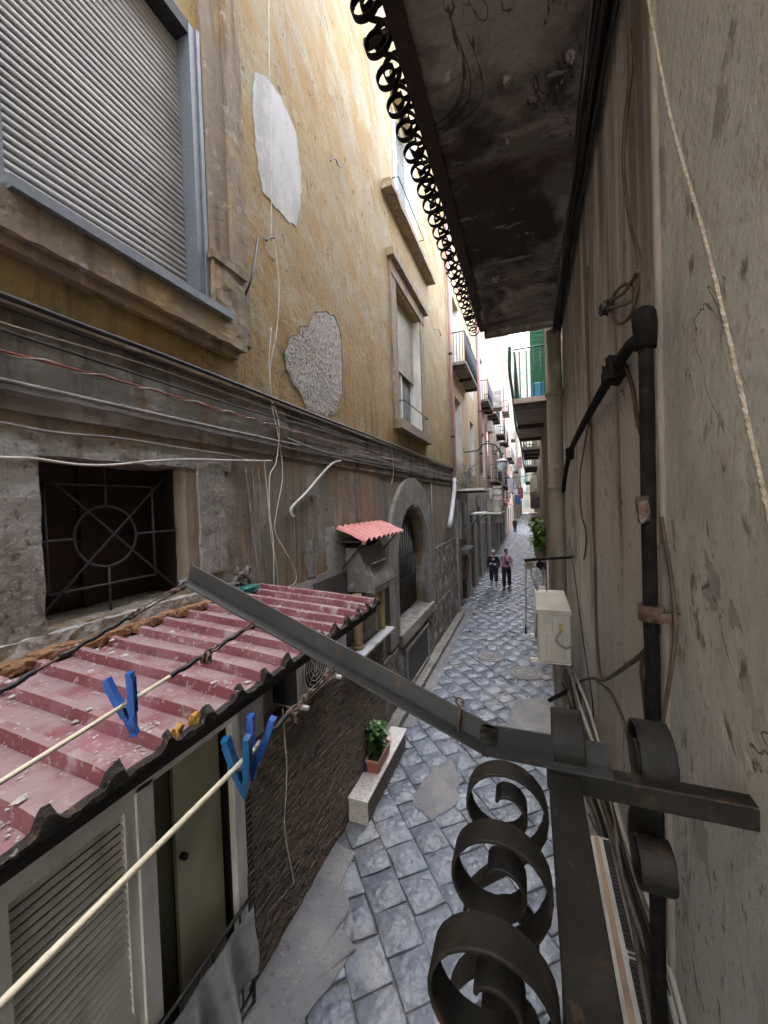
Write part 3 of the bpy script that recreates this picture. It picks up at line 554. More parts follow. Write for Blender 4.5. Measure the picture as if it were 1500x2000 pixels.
for i in range(len(o1) - 1):
    m.quad(i1[i], i1[i + 1], o1[i + 1], o1[i]); e = lambda p: (XL - .03, p[1], p[2]); m.quad(o1[i], o1[i + 1], e(o1[i + 1]), e(o1[i])); m.quad(i1[i + 1], i1[i], e(i1[i]), e(i1[i + 1]))
m.build('arch_surround', GREYP, yb)
m = MB(); m.box((XL - .44, AY - AR, 1.2), (XL - .40, AY + AR, 3.9)); aw = m.build('arched_window', ACBLK, yb)
for i in range(14):
    y = AY - AR + .12 + i * (2 * AR - .2) / 13; zt = AZ + math.sqrt(max(.01, AR ** 2 - (y - AY) ** 2)) - .01; MB().tube([(XL - .30, y, 1.4), (XL - .30, y, zt)], .014, 5).build('bar', gi, aw)
MB().box((XL - .33, AY - AR + .02, 1.4), (XL - .31, AY + AR - .02, 2.05)).build('lower_panel', plain('brown_lower_panel', (.06, .042, .035)), aw)
for z in (2.08, 2.6): MB().box((XL - .315, AY - AR + .02, z), (XL - .285, AY + AR - .02, z + .035)).build('cross_bar', gi, aw)
m = MB(); m.rbox((XL - .42, 6.75, 1.13), (XL + .12, 9.4, 1.34), .08, .018, 5); m.build('arch_sill', GREYP, yb)
m = MB(); m.rbox((XL - .02, 5.4, -.05), (XL + .07, 12.88, 1.14), .11, .035, 5); m.build('rough_base', ROUGHBASE, yb)
m = MB(); m.rbox((XL - .02, 9.9, 1.14), (XL + .045, 12.88, 2.6), .11, .03, 4); m.build('rough_base', ROUGHBASE, yb)
m = MB(); m.rbox((XL, 5.45, -.05), (XL + .27, 12.88, .13), .1, .02, 5); m.build('kerb_stone', GREYP, yb)
vb = MB(); vb.box((XL + .05, 7.1, .22), (XL + .085, 8.7, .92)); v_ = vb.build('cellar_grating', weather('cellar_mesh', (.05, .05, .05), [((.10, .10, .10), 60, .5, .6, .8)], .7), yb)
f = MB(); f.box((XL + .05, 7.04, .16), (XL + .115, 7.1, .98)).box((XL + .05, 8.7, .16), (XL + .115, 8.76, .98)).box((XL + .05, 7.1, .16), (XL + .115, 8.7, .22)).box((XL + .05, 7.1, .92), (XL + .115, 8.7, .98)); f.build('grating_frame', GREYP, v_)
m = MB(); m.rbox((XL - .02, 3.3, 2.6), (XL + .012, 3.9, 3.15), .05, .006, 8); 
# bare plaster patches near the tile hood
for (pts, mt) in ((((600, 1055), (614, 1050), (620, 1080), (618, 1125), (600, 1130), (595, 1090)), GREYP), (((632, 1035), (650, 1030), (668, 1062), (690, 1095), (700, 1150), (690, 1165), (560, 1150), (600, 1135), (640, 1115)), weather('pale_bare_plaster', (.33, .31, .29), [((.20, .18, .16), 7, .5, .65, .8)], .95, [(20, .02, .9, 'n')]))):
    P_ = [on(u, v, x=XL) for u, v in pts]; m = MB(); rg = []
    for i in range(len(P_)):
        a, b = P_[i], P_[(i + 1) % len(P_)]
        for q in range(6): p = a.lerp(b, q / 6); d = noise.noise_vector(p * 10) * .035; rg.append((XL + .010, p.y + d.y, p.z + d.z))
    L3 = len(rg); m.v = rg + [(XL - .01, y, z) for _, y, z in rg]; m.face(tuple(range(L3)))
    for i in range(L3): m.face((i, (i + 1) % L3, L3 + (i + 1) % L3, L3 + i))
    m.build('bare_plaster', mt, yb)

# ================================================================ CABLES ON THE LEFT WALL
def cable(name, label, pts, r, mat, group='cables strung along the left wall', k=6, cat='cable', sub=5):
    return tag(MB().tube(smooth(pts, sub), r, k).build(name, mat), label, cat, group)
def run(z, x, dz=.03, y0=-2.5, y1=12.8, step=.9, seed=0):
    rr = random.Random(seed); pts = []; y = y0
    while y < y1: pts.append((x, y, z + rr.uniform(-dz, dz) + .004 * y)); y += step * rr.uniform(.7, 1.3)
    return pts + [(x, y1, z + .03)]
cable('cable', 'thickest black cable, topmost of the runs tied along the left wall', run(4.86, XL + .075, .006, seed=1), .017, CABLEK)
cable('cable', 'thin black cable just under the thick topmost one on the left wall', run(4.80, XL + .06, .02, seed=2), .007, CABLEK)
cable('cable', 'thin pale string sagging between the two black cables on the left wall', run(4.745, XL + .05, .025, seed=3), .004, CABLEW)
cable('cable', 'black cable with clips on the grey band of the left wall', run(4.69, XL + .05, .014, seed=4), .008, CABLEK)
cable('conduit', 'upper of the paired grey conduit pipes below the red and white twisted cable', run(4.455, XL + .05, .006, seed=6), .014, CABLEG, cat='conduit')
cable('conduit', 'lower of the paired grey conduit pipes below the red and white twisted cable', run(4.415, XL + .045, .006, seed=8), .011, CABLEG, cat='conduit')
tw = thing('twisted_cable', 'red cable with white cord wound round it on the left wall band', 'cable', group='cables strung along the left wall')
base = smooth(run(4.60, XL + .055, .012, seed=5), 8); MB().tube(base, .006, 6).build('red_cable', CABLER, tw)
hel = [];
for i in range(len(base) - 1):
    for q in range(3): p = base[i].lerp(base[i + 1], q / 3); a = (i * 3 + q) * .75; hel.append(p + Vector((math.cos(a) * .009, 0, math.sin(a) * .012)))
MB().tube(hel, .003, 4).build('white_cord', CABLEW, tw)
cable('cable', 'double grey cable ending above the barred window on the left wall', [on(u, v, x=XL + .03) for u, v in ((-60, 812), (0, 825), (110, 845), (240, 857), (360, 876), (440, 888), (475, 896), (480, 915))], .007, CABLEG)
cable('cable', 'pale cable sagging across the top of the barred window', [on(u, v, x=XL + .05) for u, v in ((-60, 888), (0, 893), (70, 896), (150, 907), (220, 908), (290, 901), (370, 897), (450, 899), (530, 900))], .007, CABLEW)
rr = random.Random(5)
for i in range(7):
    cable('wire', 'thin loose wire lying on the band between the cracked plaster hole and the arch', [(XL + rr.uniform(.03, .09), 3.2 + k * 1.2 + rr.uniform(-.2, .2), 4.68 - .035 * i + rr.uniform(-.05, .05)) for k in range(9)], .004, [CABLEK, CABLEG, CABLEW][i % 3], 'thin loose wires on the grey band')
for i, (pts, lb, mt) in enumerate((
    (((525, 0), (526, 150), (530, 300), (530, 470)), 'long thin string hanging straight down over the white plaster patch', CABLEW),
    (((536, 470), (545, 560), (540, 650), (530, 700), (528, 740), (533, 800), (545, 860), (552, 930), (540, 1000), (538, 1040), (565, 1090), (578, 1120), (575, 1140), (555, 1148)), 'long white cord hanging in loops beside the cracked plaster hole', CABLEW),
    (((530, 640), (526, 700), (530, 770), (545, 830), (540, 900), (527, 930), (527, 1000), (534, 1060), (535, 1150)), 'white cord hanging crookedly left of the looping cord', CABLEW),
    (((516, 900), (522, 960), (530, 1050), (540, 1100), (543, 1150)), 'pale wire hanging above the green net', CABLEW),
    (((575, 1010), (576, 1060), (577, 1110)), 'thin wire dropping from the bent white conduit', CABLEG),
    (((763, 870), (768, 900), (768, 930), (764, 945)), 'short looped wire hanging left of the arch', CABLEW),
    (((797, 800), (795, 835), (800, 870), (806, 880)), 'black wire hanging from the sill of the middle window', CABLEK))):
    cable('hanging_wire', lb, [on(u, v, x=XL + .05 + .006 * (i % 3)) for u, v in pts], .005 if i < 3 else .004, mt, 'wires hanging down the left wall')
for i, u0 in enumerate((480, 492, 505)):
    cable('conduit', ['leftmost', 'middle', 'rightmost'][i] + ' of three thin vertical conduits right of the barred window', [on(u0 + k * (6 - i), 915 + k * 50, x=XL + .03) for k in range(6 - (i > 0))], .010 - .002 * i, CABLEG, 'vertical conduits beside the barred window', cat='conduit')
cable('bent_conduit', 'white conduit bent like a hockey stick on the left wall', [on(u, v, x=XL + .05) for u, v in ((664, 900), (650, 905), (632, 922), (600, 960), (575, 985), (568, 995), (570, 1005), (574, 1008))], .016, CABLEW, None, cat='conduit')
cable('iron_hook', 'long black iron hook beside the base of the big window moulding', [on(503, 465, x=XL + .03), on(497, 510, x=XL + .10), on(489, 550, x=XL + .12), on(478, 578, x=XL + .02)], .010, CABLEK, None, cat='hook')
cable('iron_hook', 'small curled wire hook in the plaster right of the white patch', [on(u, v, x=XL + .05) for u, v in ((645, 315), (655, 310), (660, 322), (668, 326), (674, 318), (674, 308))], .008, CABLEK, None, cat='hook')
cable('iron_hook', 'small nail with string tied on just under the white patch', [on(u, v, x=XL + .06) for u, v in ((520, 470), (528, 464), (537, 464))], .010, CABLEK, None, cat='hook')
cable('iron_hook', 'thin curled hook near the top of the pink downpipe', [on(u, v, x=XL + .06) for u, v in ((848, 643), (856, 644), (862, 655), (860, 655))], .010, CABLEK, None, cat='hook')
tg = MB(); 
for i in range(9): tg.tube(smooth([on(455 + rr.uniform(0, 40), 1105 + rr.uniform(0, 45), x=XL + rr.uniform(.04, .12)) for _ in range(5)], 6), .007, 5)
tag(tg.build('pipe_tangle', CABLEG), 'tangle of grey tubes and cable ends at the wall behind the red roof', 'cables')
m = MB(); p = on(608, 973, x=XL); m.tube([(XL, p.y, p.z), (XL + .05, p.y, p.z)], .04, 14); tag(m.build('pipe_stub', GREYP), 'round pipe stub under the bent white conduit', 'pipe')

# downpipes
dp = thing('downpipe', 'pink downpipe at the far corner of the yellow building', 'downpipe')
y_ = 12.75; MB().tube([(XL + .09, y_, 14.9), (XL + .09, y_, 4.6)], .055, 12).build('pipe', PINKPIPE, dp)
for z in (5.9, 8.6, 11.2): MB().tube([(XL + .09, y_, z), (XL + .09, y_, z + .07)], .068, 12).build('collar', RUST, dp)
dp = thing('downpipe', 'white plastic pipe leaning out below the pink downpipe', 'downpipe')
MB().tube([(XL + .09, 12.7, 4.58), (XL + .10, 12.65, 4.2), (XL + .12, 11.75, 3.25), (XL + .10, 11.6, 3.05)], .07, 12).build('pipe', WPIPE, dp)
MB().tube([(XL + .09, 12.7, 4.45), (XL + .09, 12.7, 4.35)], .085, 12).build('collar', GREYP, dp)

# ================================================================ GROUND FLOOR ANNEX
XA = -2.15
an = thing('annex', 'low brown slip-brick extension with white shuttered door under the red roof', 'building')
door = (1.57, 2.30, 0.0, 2.22); dl = (.35, 1.57, .85, 2.22)
m = MB(); wall_holes(m, XA, -8, 2.62, -.05, 2.92, [(*door, .24), (*dl, .10)], -1); wall_holes(m, XA, 2.62, 5.45, -.05, 1.86, [], -1)
m.quad((XA, 5.45, -.05), (XL, 5.45, -.05), (XL, 5.45, 1.86), (XA, 5.45, 1.86)); m.quad((XA, 2.62, 1.86), (XA, 5.45, 1.86), (XL, 5.45, 1.86), (XL, 2.62, 1.86)); m.quad((XA, 2.62, 1.86), (XL, 2.62, 1.86), (XL, 2.62, 2.92), (XA, 2.62, 2.92))
m.build('wall', BRICKMORTAR, an)
bk = MB(); rb = random.Random(11); z = .02; row = 0; visible = []
while z < 1.85:
    y = 2.38 + (row % 2) * .06
    while y < 5.43:
        l_ = rb.uniform(.07, .13); y1 = min(y + l_, 5.44); d = rb.uniform(.002, .013); hz = rb.uniform(.015, .022)
        tz = rb.uniform(-.003, .003); p = [(XA + d, y, z + tz), (XA + d + rb.uniform(-.003, .003), y1 - .006, z - tz), (XA + d, y1 - .006, z + hz - tz), (XA + d, y, z + hz + tz)]
        n = len(bk.v); bk.v += p + [(XA, q[1], q[2]) for q in p]; bk.face((n, n + 1, n + 2, n + 3))
        for i in range(4): j = (i + 1) % 4; bk.face((n + i, n + 4 + i, n + 4 + j, n + j))
        y += l_
    z += .026; row += 1
bo = bk.build('slip_bricks', BRICKM, an); bo['kind'] = 'stuff'
# louvred shutter leaf (left), white frame, dark doorway with cream inner door
f = MB(); f.box((XA - .02, 1.50, .80), (XA + .03, 1.60, 2.24)); f.build('door_post', PVCW, an)
f = MB(); f.box((XA - .02, 2.235, -.02), (XA + .035, 2.30, 2.24)).box((XA - .06, 2.30, .1), (XA + .02, 2.355, 2.24)); f.build('door_post', PVCW, an)
f = MB(); f.box((XA - .02, .3, 2.215), (XA + .03, 2.235, 2.275)); f.build('door_head', PVCW, an)
lv = MB(); lx = XA - .01
lv.box((lx - .02, 1.44, .88), (lx + .02, 1.50, 2.21)).box((lx - .02, .86, .88), (lx + .02, .93, 2.21)).box((lx - .02, .93, 2.14), (lx + .02, 1.44, 2.21)).box((lx - .02, .93, .88), (lx + .02, 1.44, 1.0))
ls = lv.build('louvred_shutter', PVCW, an); MB().box((lx - .07, .2, .85), (lx - .06, 1.5, 2.22)).build('gap_shade_board', ACBLK, an)  # black board added so the louvre gaps read as shade
s1 = MB(); s1.obox((.0, .93, 0), (.0, 1.44, 0), (-0.9, 0, 1), .005, .030); s1m = s1.mesh('slat', plain('grey_louvre', (.66, .65, .61), .5))
for i in range(24): link_copy(s1m, 'slat', ls, (lx, 0, 1.02 + i * .0475))
lv = MB(); lv.box((lx - .02, .79, .88), (lx + .02, .85, 2.21)).box((lx - .02, .2, .88), (lx + .02, .27, 2.21)).box((lx - .02, .27, 2.14), (lx + .02, .79, 2.21)).box((lx - .02, .27, .88), (lx + .02, .79, 1.0)); ls2 = lv.build('louvred_shutter', PVCW, an)
for i in range(24): link_copy(s1m, 'slat', ls2, (lx, -.655, 1.02 + i * .0475))
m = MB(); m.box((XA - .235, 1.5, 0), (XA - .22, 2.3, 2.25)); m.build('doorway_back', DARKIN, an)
m = MB(); m.box((XA - .12, 1.83, .05), (XA - .09, 2.225, 2.2)); idr = m.build('inner_door', CREAMIN, an)
m = MB(); m.box((XA - .15, 1.60, .05), (XA - .13, 1.83, 2.2)); m.build('inner_panel', plain('olive_inner_panel', (.10, .095, .05)), an)
m = MB(); m.tube([(XA - .09, 1.87, 1.50), (XA - .05, 1.87, 1.50)], .022, 12); m.build('knob', ACBLK, idr)
m = MB(); m.box((XA + .002, .3, 2.28), (XA + .02, 2.5, 2.9)); m.build('door_head_shadow', plain('head_shadow_black', (.03, .027, .024)), an)  # dark sheet painting the roof's shadow on the wall above the door
m = MB(); m.box((XA + .004, 2.34, 1.95), (XA + .03, 2.60, 2.88)); m.build('grey_panel', plain('grey_panel_paint', (.26, .245, .235)), an)
m = MB(); m.box((XA - .02, 4.18, 1.865), (XA + .14, 5.62, 1.895)); m.build('ledge_slab', weather('white_sheet_ledge', (.55, .55, .55), [((.3, .28, .25), 5, .5, .66, .8)], .4), an)
m = MB(); m.box((XL + .01, 3.9, 1.88), (XL + .03, 5.3, 2.9)); m.build('back_board', plain('dark_back_board', (.09, .08, .075)), an)
m = MB(); m.box((XL + .03, 4.05, 1.88), (XA - .03, 4.28, 2.55)); m.build('white_panel', plain('greyish_panel', (.42, .41, .40)), an)
# railing with grey cloth in front of the door
rl = thing('door_railing', 'low black railing across the doorway beside the brown brick wall', 'railing')
xr_ = XA + .07
MB().tube([(xr_, 2.30, .83), (xr_, .4, .80)], .013, 8).build('top_rail', CABLEK, rl); MB().tube([(xr_, 2.30, .12), (xr_, .4, .12)], .011, 8).build('bottom_rail', CABLEK, rl)
MB().tube([(xr_, 2.31, .0), (xr_, 2.31, 1.0)], .014, 8).build('post', CABLEK, rl)
for i in range(12): MB().tube([(xr_, 2.2 - i * .13, .12), (xr_, 2.2 - i * .13, .82)], .007, 6).build('baluster', CABLEK, rl)
cl = MB(); nu, nv = 30, 12
for i in range(nu + 1):
    for j in range(nv + 1):
        y = 2.28 - i * 1.1 / nu; dz = j / nv; z = .82 - dz * (.52 + .10 * math.sin(i * .21)); cl.v.append((xr_ + .055 + .045 * math.sin(i * .8 + dz * 2.5) * (dz + .15) + .015 * noise.noise(Vector((y * 5, z * 5, 0))), y, z))
for i in range(nu):
    for j in range(nv): a = i * (nv + 1) + j; cl.face((a, a + 1, a + nv + 2, a + nv + 1), True)
tag(cl.build('cloth', GREYCL), 'grey cloth sheet draped on the black door railing', 'cloth')

# ================================================================ RED CORRUGATED ROOF
rf = thing('corrugated_roof', 'faded crimson corrugated metal roof strewn with debris, jutting from the left wall', 'roof')
XF, ZF, XB, ZB = -1.20, 2.985, -2.38, 3.07; P0, P1, pit = -1.471, 2.97, .178
prof = [(0, 0), (.090, 0), (.104, .042), (.136, .042), (.150, 0)]
def sheet(y0, y1):
    m = MB(); ys = []; y = y0
    while y < y1 - 1e-6:
        for a, h in prof:
            if y + a < y1: ys.append((y + a, h))
        y += pit
    ys.append((y1, 0)); NX = 16; cols = []
    for k in range(NX + 1):
        t = k / NX; x = XF + (XB - XF) * t; c = []
        for (yy, h) in ys:
            p = Vector((x, yy, 0)); w_ = noise.noise(p * 3) * .007; e = (.012 * noise.noise(Vector((yy * 8, 3, 1))) + .006 * noise.noise(Vector((yy * 31, 3, 1)))) if k == 0 else 0
            c.append(len(m.v)); m.v.append((x + e * 2, yy + noise.noise(p * 2.1) * .006, ZF + (ZB - ZF) * t + h + w_ + (-.006 if k == 0 else 0)))
        cols.append(c)
    for k in range(NX):
        for i in range(len(ys) - 1): m.face((cols[k][i], cols[k][i + 1], cols[k + 1][i + 1], cols[k + 1][i]), False)
    return m
y = P0 + .0
cuts = [P0, P0 + pit * 9, P0 + pit * 14, P0 + pit * 19, P1]
for a, b in zip(cuts, cuts[1:]): sheet(a, b).build('roof_sheet', ROOFRED, rf)
# crumbling tar edging folded over the free edge
m = MB(); pr = []
N_ = 260
for i in range(N_ + 1):
    y = P0 + (P1 - P0) * i / N_; ph = ((y - P0) % pit); h = 0
    for (a, ha), (b, hb) in zip(prof, prof[1:] + [(pit, 0)]):
        if a <= ph <= b: h = ha + (hb - ha) * (ph - a) / (b - a)
    j1 = noise.noise(Vector((y * 14, 0, 2))) * .012; j2 = noise.noise(Vector((y * 9, 5, 2))) * .012; j3 = noise.noise(Vector((y * 30, 9, 2))) * .008; spk = (.022 + abs(j1)) if h > .03 else 0
    pr.append([(XF - .016 + j2, y, ZF + h + .004), (XF + .000 + j3, y, ZF + h + .004 + spk * .6 + j1 * .4), (XF + .016 + j2, y, ZF + h * .75 + .002 + j3), (XF + .010 + j1 * .6, y, ZF - .016 + j2 * .6), (XF - .014, y, ZF - .032 + j1), (XF - .05, y, ZF - .03)])
b0 = len(m.v)
for c in pr: m.v += c
for i in range(N_):
    for k in range(5): a = b0 + i * 6 + k; m.face((a, a + 1, a + 7, a + 6))
m.build('crumbling_edge', TAR, rf)
m = MB(); m.box((XF - .06, P0, ZF - .075), (XF - .02, P1, ZF - .012)); m.box((XF - .7, P0, ZF - .05), (XF - .65, P1, ZF + .01)); m.build('edge_beam', ACBLK, rf)
for yb_ in (-1.0, .2, 1.4, 2.55): MB().box((XB, yb_, ZF - .085), (XF - .05, yb_ + .035, ZF - .045)).build('bracket', ACBLK, rf)
# foam, rubble, litter on the roof
fm = MB(); rr = random.Random(21)
for i in range(170):
    y = rr.uniform(.95, 2.35); s_ = rr.uniform(.010, .03); x = XB + .055 + rr.uniform(0, .06) * (1.2 if y < 1.5 else .8); z = ZB + .012 + rr.uniform(0, .02); fm.rbox((x - s_, y - s_ * 1.4, z - .01), (x + s_, y + s_ * 1.4, z + s_ * 1.0), .012, .008, 40)
o = tag(fm.build('foam_crust', BROWNCR), 'brown crust of expanded foam along the wall side of the red roof', 'foam', kind='stuff')
db = MB()
for i in range(1500):
    y = rr.uniform(.2, 2.9); x = rr.uniform(XB + .02, XF - .03) if rr.random() < .5 else XB + abs(rr.gauss(0, .18)) + .03
    if rr.random() < .3: y = rr.choice((.55, .9, 1.35, 1.9, 2.2)) + rr.gauss(0, .05); x = rr.choice((-1.3, -1.6, -2.0, -2.25)) + rr.gauss(0, .04)
    if not XB < x < XF: continue
    t = (x - XF) / (XB - XF); ph = (y - P0) % pit; h = 0
    for (a, ha), (b, hb) in zip(prof, prof[1:] + [(pit, 0)]):
        if a <= ph <= b: h = ha + (hb - ha) * (ph - a) / (b - a)
    z = ZF + (ZB - ZF) * t + h + .005; s_ = rr.uniform(.0015, .006) * (3.2 if rr.random() < .05 else 1); an_ = rr.uniform(0, 6.28); n = len(db.v); k = 5
    for q in range(k): aa = an_ + q * 6.28 / k; r_ = s_ * rr.uniform(.6, 1.4); db.v.append((x + math.cos(aa) * r_, y + math.sin(aa) * r_ * 1.3, z + rr.uniform(0, .003)))
    db.v.append((x, y, z + s_ * .6))
    for q in range(k): db.face((n + q, n + (q + 1) % k, n + k))
tag(db.build('litter', DEBRIS), 'flakes of plaster, droppings and paper scraps lying on the red roof', 'debris', kind='stuff')
for i, (u, v) in enumerate(((345, 1425), (382, 1372))):
    p = on(u, v, x=XF - .02); m = MB(); m.rbox((p.x - .012, p.y - .022, ZF + .0), (p.x + .012, p.y + .022, ZF + .035), .006, .014, 40)
    tag(m.build('foam_lump', YELLOWCR), ('larger' if i == 0 else 'smaller') + ' yellow foam lump stuck on the roof edge', 'foam')
nm = MB()
for i in range(150): 
    p = Vector((XB + .10, 2.62, ZB + .035)); q = [p + Vector((rr.uniform(-.06, .06), rr.uniform(-.17, .17), rr.uniform(-.02, .04))) for _ in range(3)]; nm.tube(smooth(q, 3), .0022, 3)
tag(nm.build('green_net', NET), 'crumpled green plastic net on the wall edge of the red roof', 'net')

# AC unit under the roof end
def ac_unit(label, w_, h_, d_, loc, rz, group=None, fan=True, side_labels=False):
    """front faces local +X; w along Y, d along X"""
    t = thing('air_conditioner', label, 'air conditioner', loc, rz, group)
    MB().bevbox((0, -w_ / 2, 0), (d_, w_ / 2, h_), .012).build('casing', ACW, t)
    MB().bevbox((-.008, -w_ / 2 - .006, h_ - .035), (d_ + .008, w_ / 2 + .006, h_ + .008), .006).build('lid', ACW, t)
    if fan:
        c = (-w_ * .12, h_ * .5); r0 = h_ * .40; m = MB(); m.tube([(d_ + .001, c[0], c[1]), (d_ + .006, c[0], c[1])], r0, 28); fo_ = m.build('fan_opening', ACBLK, t)
        g = MB()
        for q in range(1, 6): r_ = r0 * q / 5; g.tube([(d_ + .014, c[0] + r_ * math.cos(a * math.pi / 12), c[1] + r_ * math.sin(a * math.pi / 12)) for a in range(24)], .004 if q < 5 else .010, 4, True)
        for a in range(8): g.tube([(d_ + .014, c[0], c[1]), (d_ + .014, c[0] + r0 * math.cos(a * math.pi / 4), c[1] + r0 * math.sin(a * math.pi / 4))], .003, 4)
        g.build('fan_grille', ACW, fo_)
    m = MB(); m.box((0, -w_ / 2 + .05, -.03), (d_ + .06, -w_ / 2 + .09, 0)).box((0, w_ / 2 - .09, -.03), (d_ + .06, w_ / 2 - .05, 0)); m.build('bracket', PVCW, t)
    return t
a1 = ac_unit('white air conditioner standing on the brown brick wall under the end of the red roof', .82, .56, .27, (XL + .08, 3.42, 1.93), 0)
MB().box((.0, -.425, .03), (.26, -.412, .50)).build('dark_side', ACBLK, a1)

# tile-pattern hood, kitchen hood box, yellow pipes
hd = thing('tiled_hood', 'small salmon red tile-profile canopy on the left wall beside the arch', 'canopy')
hy0, hy1 = 4.5, 6.15; nwave = 9
def hood(j0, j1):
    m = MB(); NU = 6
    for i in range(j0 * 8, j1 * 8 + 1):
        y = hy0 + (hy1 - hy0) * i / (nwave * 8); c = abs(math.sin(math.pi * i / 8)) * .045
        for k in range(NU + 1): t = k / NU; st = .014 * (1 if t > .5 else 0); m.v.append((XL + .02 + t * .42, y, 3.50 - t * .16 + c - st))
    nn = NU + 1; rows = j1 * 8 - j0 * 8 + 1
    for i in range(rows - 1):
        for k in range(NU): a = i * nn + k; m.face((a, a + 1, a + nn + 1, a + nn), True)
    return m
for j in range(nwave): hood(j, j + 1).build('tile', TILERED, hd)
MB().box((XL + .38, hy0 - .005, 3.295), (XL + .43, hy0 + .02, 3.345)).build('end_trim', TILERED, hd)
MB().box((XL, hy0, 3.32), (XL + .36, hy1, 3.335)).build('board', ACBLK, hd)
for yy in (hy0 + .15, hy1 - .2): m = MB(); m.obox((XL + .01, yy, 2.95), (XL + .34, yy, 3.31), (0, 1, 0), .02, .02); m.build('strut', RUST, hd)
hb = thing('metal_hood', 'dirty metal box hood with sloping front under the salmon canopy', 'hood')
y0_, y1_ = 4.75, 5.62; P_ = [(XL + .02, 0, 3.22), (XL + .20, 0, 3.22), (XL + .42, 0, 2.72), (XL + .42, 0, 2.62), (XL + .02, 0, 2.62)]
m = MB(); m.poly([(a, y0_, c) for a, _, c in P_], (0, y1_ - y0_, 0)); m.build('hood_body', SHEETM, hb)
MB().box((XL + .40, y0_ - .01, 2.60), (XL + .435, y1_ + .01, 2.70)).build('lip', SHEETM, hb); MB().obox((XL + .32, y0_ + .2, 2.975), (XL + .32, y1_ - .2, 2.975), (1, 0, .45), .02, .16).build('panel', SHEETM, hb)
for i, (yy, lb) in enumerate(((4.62, 'nearer yellowed pipe standing on the white ledge under the metal hood'), (5.48, 'farther yellowed pipe standing on the white ledge beside the arch'))):
    t = thing('yellow_pipe', lb, 'pipe', (XA - .02, yy, 1.895), 0, 'yellowed pipes on the ledge'); MB().tube([(0, 0, 0), (0, 0, .73)], .062 if i == 0 else .05, 14, jit=0).build('pipe', BRASS, t)
    for z in (.02, .35, .66): MB().tube([(0, 0, z), (0, 0, z + .03)], .068 if i == 0 else .055, 14).build('collar', BRASS, t)

# ================================================================ BENCH AND PLANTER
bn = thing('stone_bench', 'low marble topped bench against the brown brick wall', 'bench')
MB().bevbox((XA + .012, 4.12, -.03), (XA + .25, 5.62, .27), .006).build('base', BENCHB, bn)
MB().bevbox((XA + .012, 4.08, .27), (XA + .27, 5.65, .30), .005).build('marble_top', MARBLE, bn); MB().bevbox((XA + .012, 4.09, -.02), (XA + .262, 4.118, .268), .003).build('marble_end', MARBLE, bn)
pl = thing('planter', 'terracotta plastic window box with soil on the marble bench', 'planter', (XA + .145, 4.78, .302))
m = MB(); a, b, h = .085, .24, .17; t1 = .8
v0 = [(-a * t1, -b * .93, 0), (a * t1, -b * .93, 0), (a * t1, b * .93, 0), (-a * t1, b * .93, 0)]; v1 = [(-a, -b, h), (a, -b, h), (a, b, h), (-a, b, h)]; v2 = [(-a + .012, -b + .012, h), (a - .012, -b + .012, h), (a - .012, b - .012, h), (-a + .012, b - .012, h)]; v3 = [(x, y, h - .03) for x, y, _ in v2]
m.v = v0 + v1 + v2 + v3; m.face((3, 2, 1, 0))
for q in range(3):
    for i in range(4): j = (i + 1) % 4; m.face((q * 4 + i, q * 4 + j, q * 4 + 4 + j, q * 4 + 4 + i))
m.build('box', TERRA, pl)
m = MB(); m.box((-a - .008, -b - .008, h - .022), (-a + .006, b + .008, h + .006)).box((a - .006, -b - .008, h - .022), (a + .008, b + .008, h + .006)).box((-a + .006, -b - .008, h - .022), (a - .006, -b + .006, h + .006)).box((-a + .006, b - .006, h - .022), (a - .006, b + .008, h + .006)); m.build('rim', weather('faded_terracotta', (.48, .24, .19), (), .6), pl)
m = MB(); m.rbox((-a + .012, -b + .012, h - .05), (a - .012, b - .012, h - .02), .02, .006, 30); m.build('soil', SOIL, pl)
def plant(name, label, cat, loc, n, hgt, spread, leaf, mat, stems=8, seed=1, group=None):
    rr = random.Random(seed); t = thing(name, label, cat, loc, 0, group); st = MB(); lf = MB()
    for s_ in range(stems):
        b = Vector((rr.uniform(-.3, .3) * spread[0], rr.uniform(-.7, .7) * spread[1], 0)); tip = b + Vector((rr.uniform(-1, 1) * spread[0], rr.uniform(-1, 1) * spread[1] * .6, hgt * rr.uniform(.6, 1.1)))
        pts = smooth([b, b.lerp(tip, .5) + Vector((rr.uniform(-.02, .02), rr.uniform(-.02, .02), hgt * .1)), tip], 5); st.tube(pts, .004, 4)
        for _ in range(n // stems):
            p = pts[rr.randrange(2, len(pts))]; az = rr.uniform(0, 6.28); el = rr.uniform(-.3, 1.0); d = Vector((math.cos(az) * math.cos(el), math.sin(az) * math.cos(el), math.sin(el))); sd_ = d.cross(Vector((0, 0, 1))).normalized(); l_ = leaf * rr.uniform(.6, 1.3); w_ = l_ * .34; up = sd_.cross(d) * w_ * .35
            k = len(lf.v); lf.v += [tuple(p), tuple(p + d * l_ * .45 + sd_ * w_ + up), tuple(p + d * l_ * .5), tuple(p + d * l_ * .45 - sd_ * w_ + up), tuple(p + d * l_ - Vector((0, 0, l_ * .25)))]
            lf.face((k, k + 1, k + 2), True); lf.face((k, k + 2, k + 3), True); lf.face((k + 1, k + 4, k + 2), True); lf.face((k + 2, k + 4, k + 3), True)
    st.build('stem', LEAF, t); lf.build('foliage', mat, t); return t
plant('potted_shrub', 'glossy dark green leafy shrub growing in the terracotta window box', 'plant', (XA + .13, 4.84, .43), 330, .40, (.10, .20), .105, LEAF, 16, 4)
m = MB(); m.rbox((XA + .02, 4.55, .30), (XA + .07, 4.66, .46), .02, .02, 14); tag(m.build('dark_bag', plain('navy_bag', (.02, .022, .05))), 'small dark blue bag wedged behind the terracotta window box', 'bag')
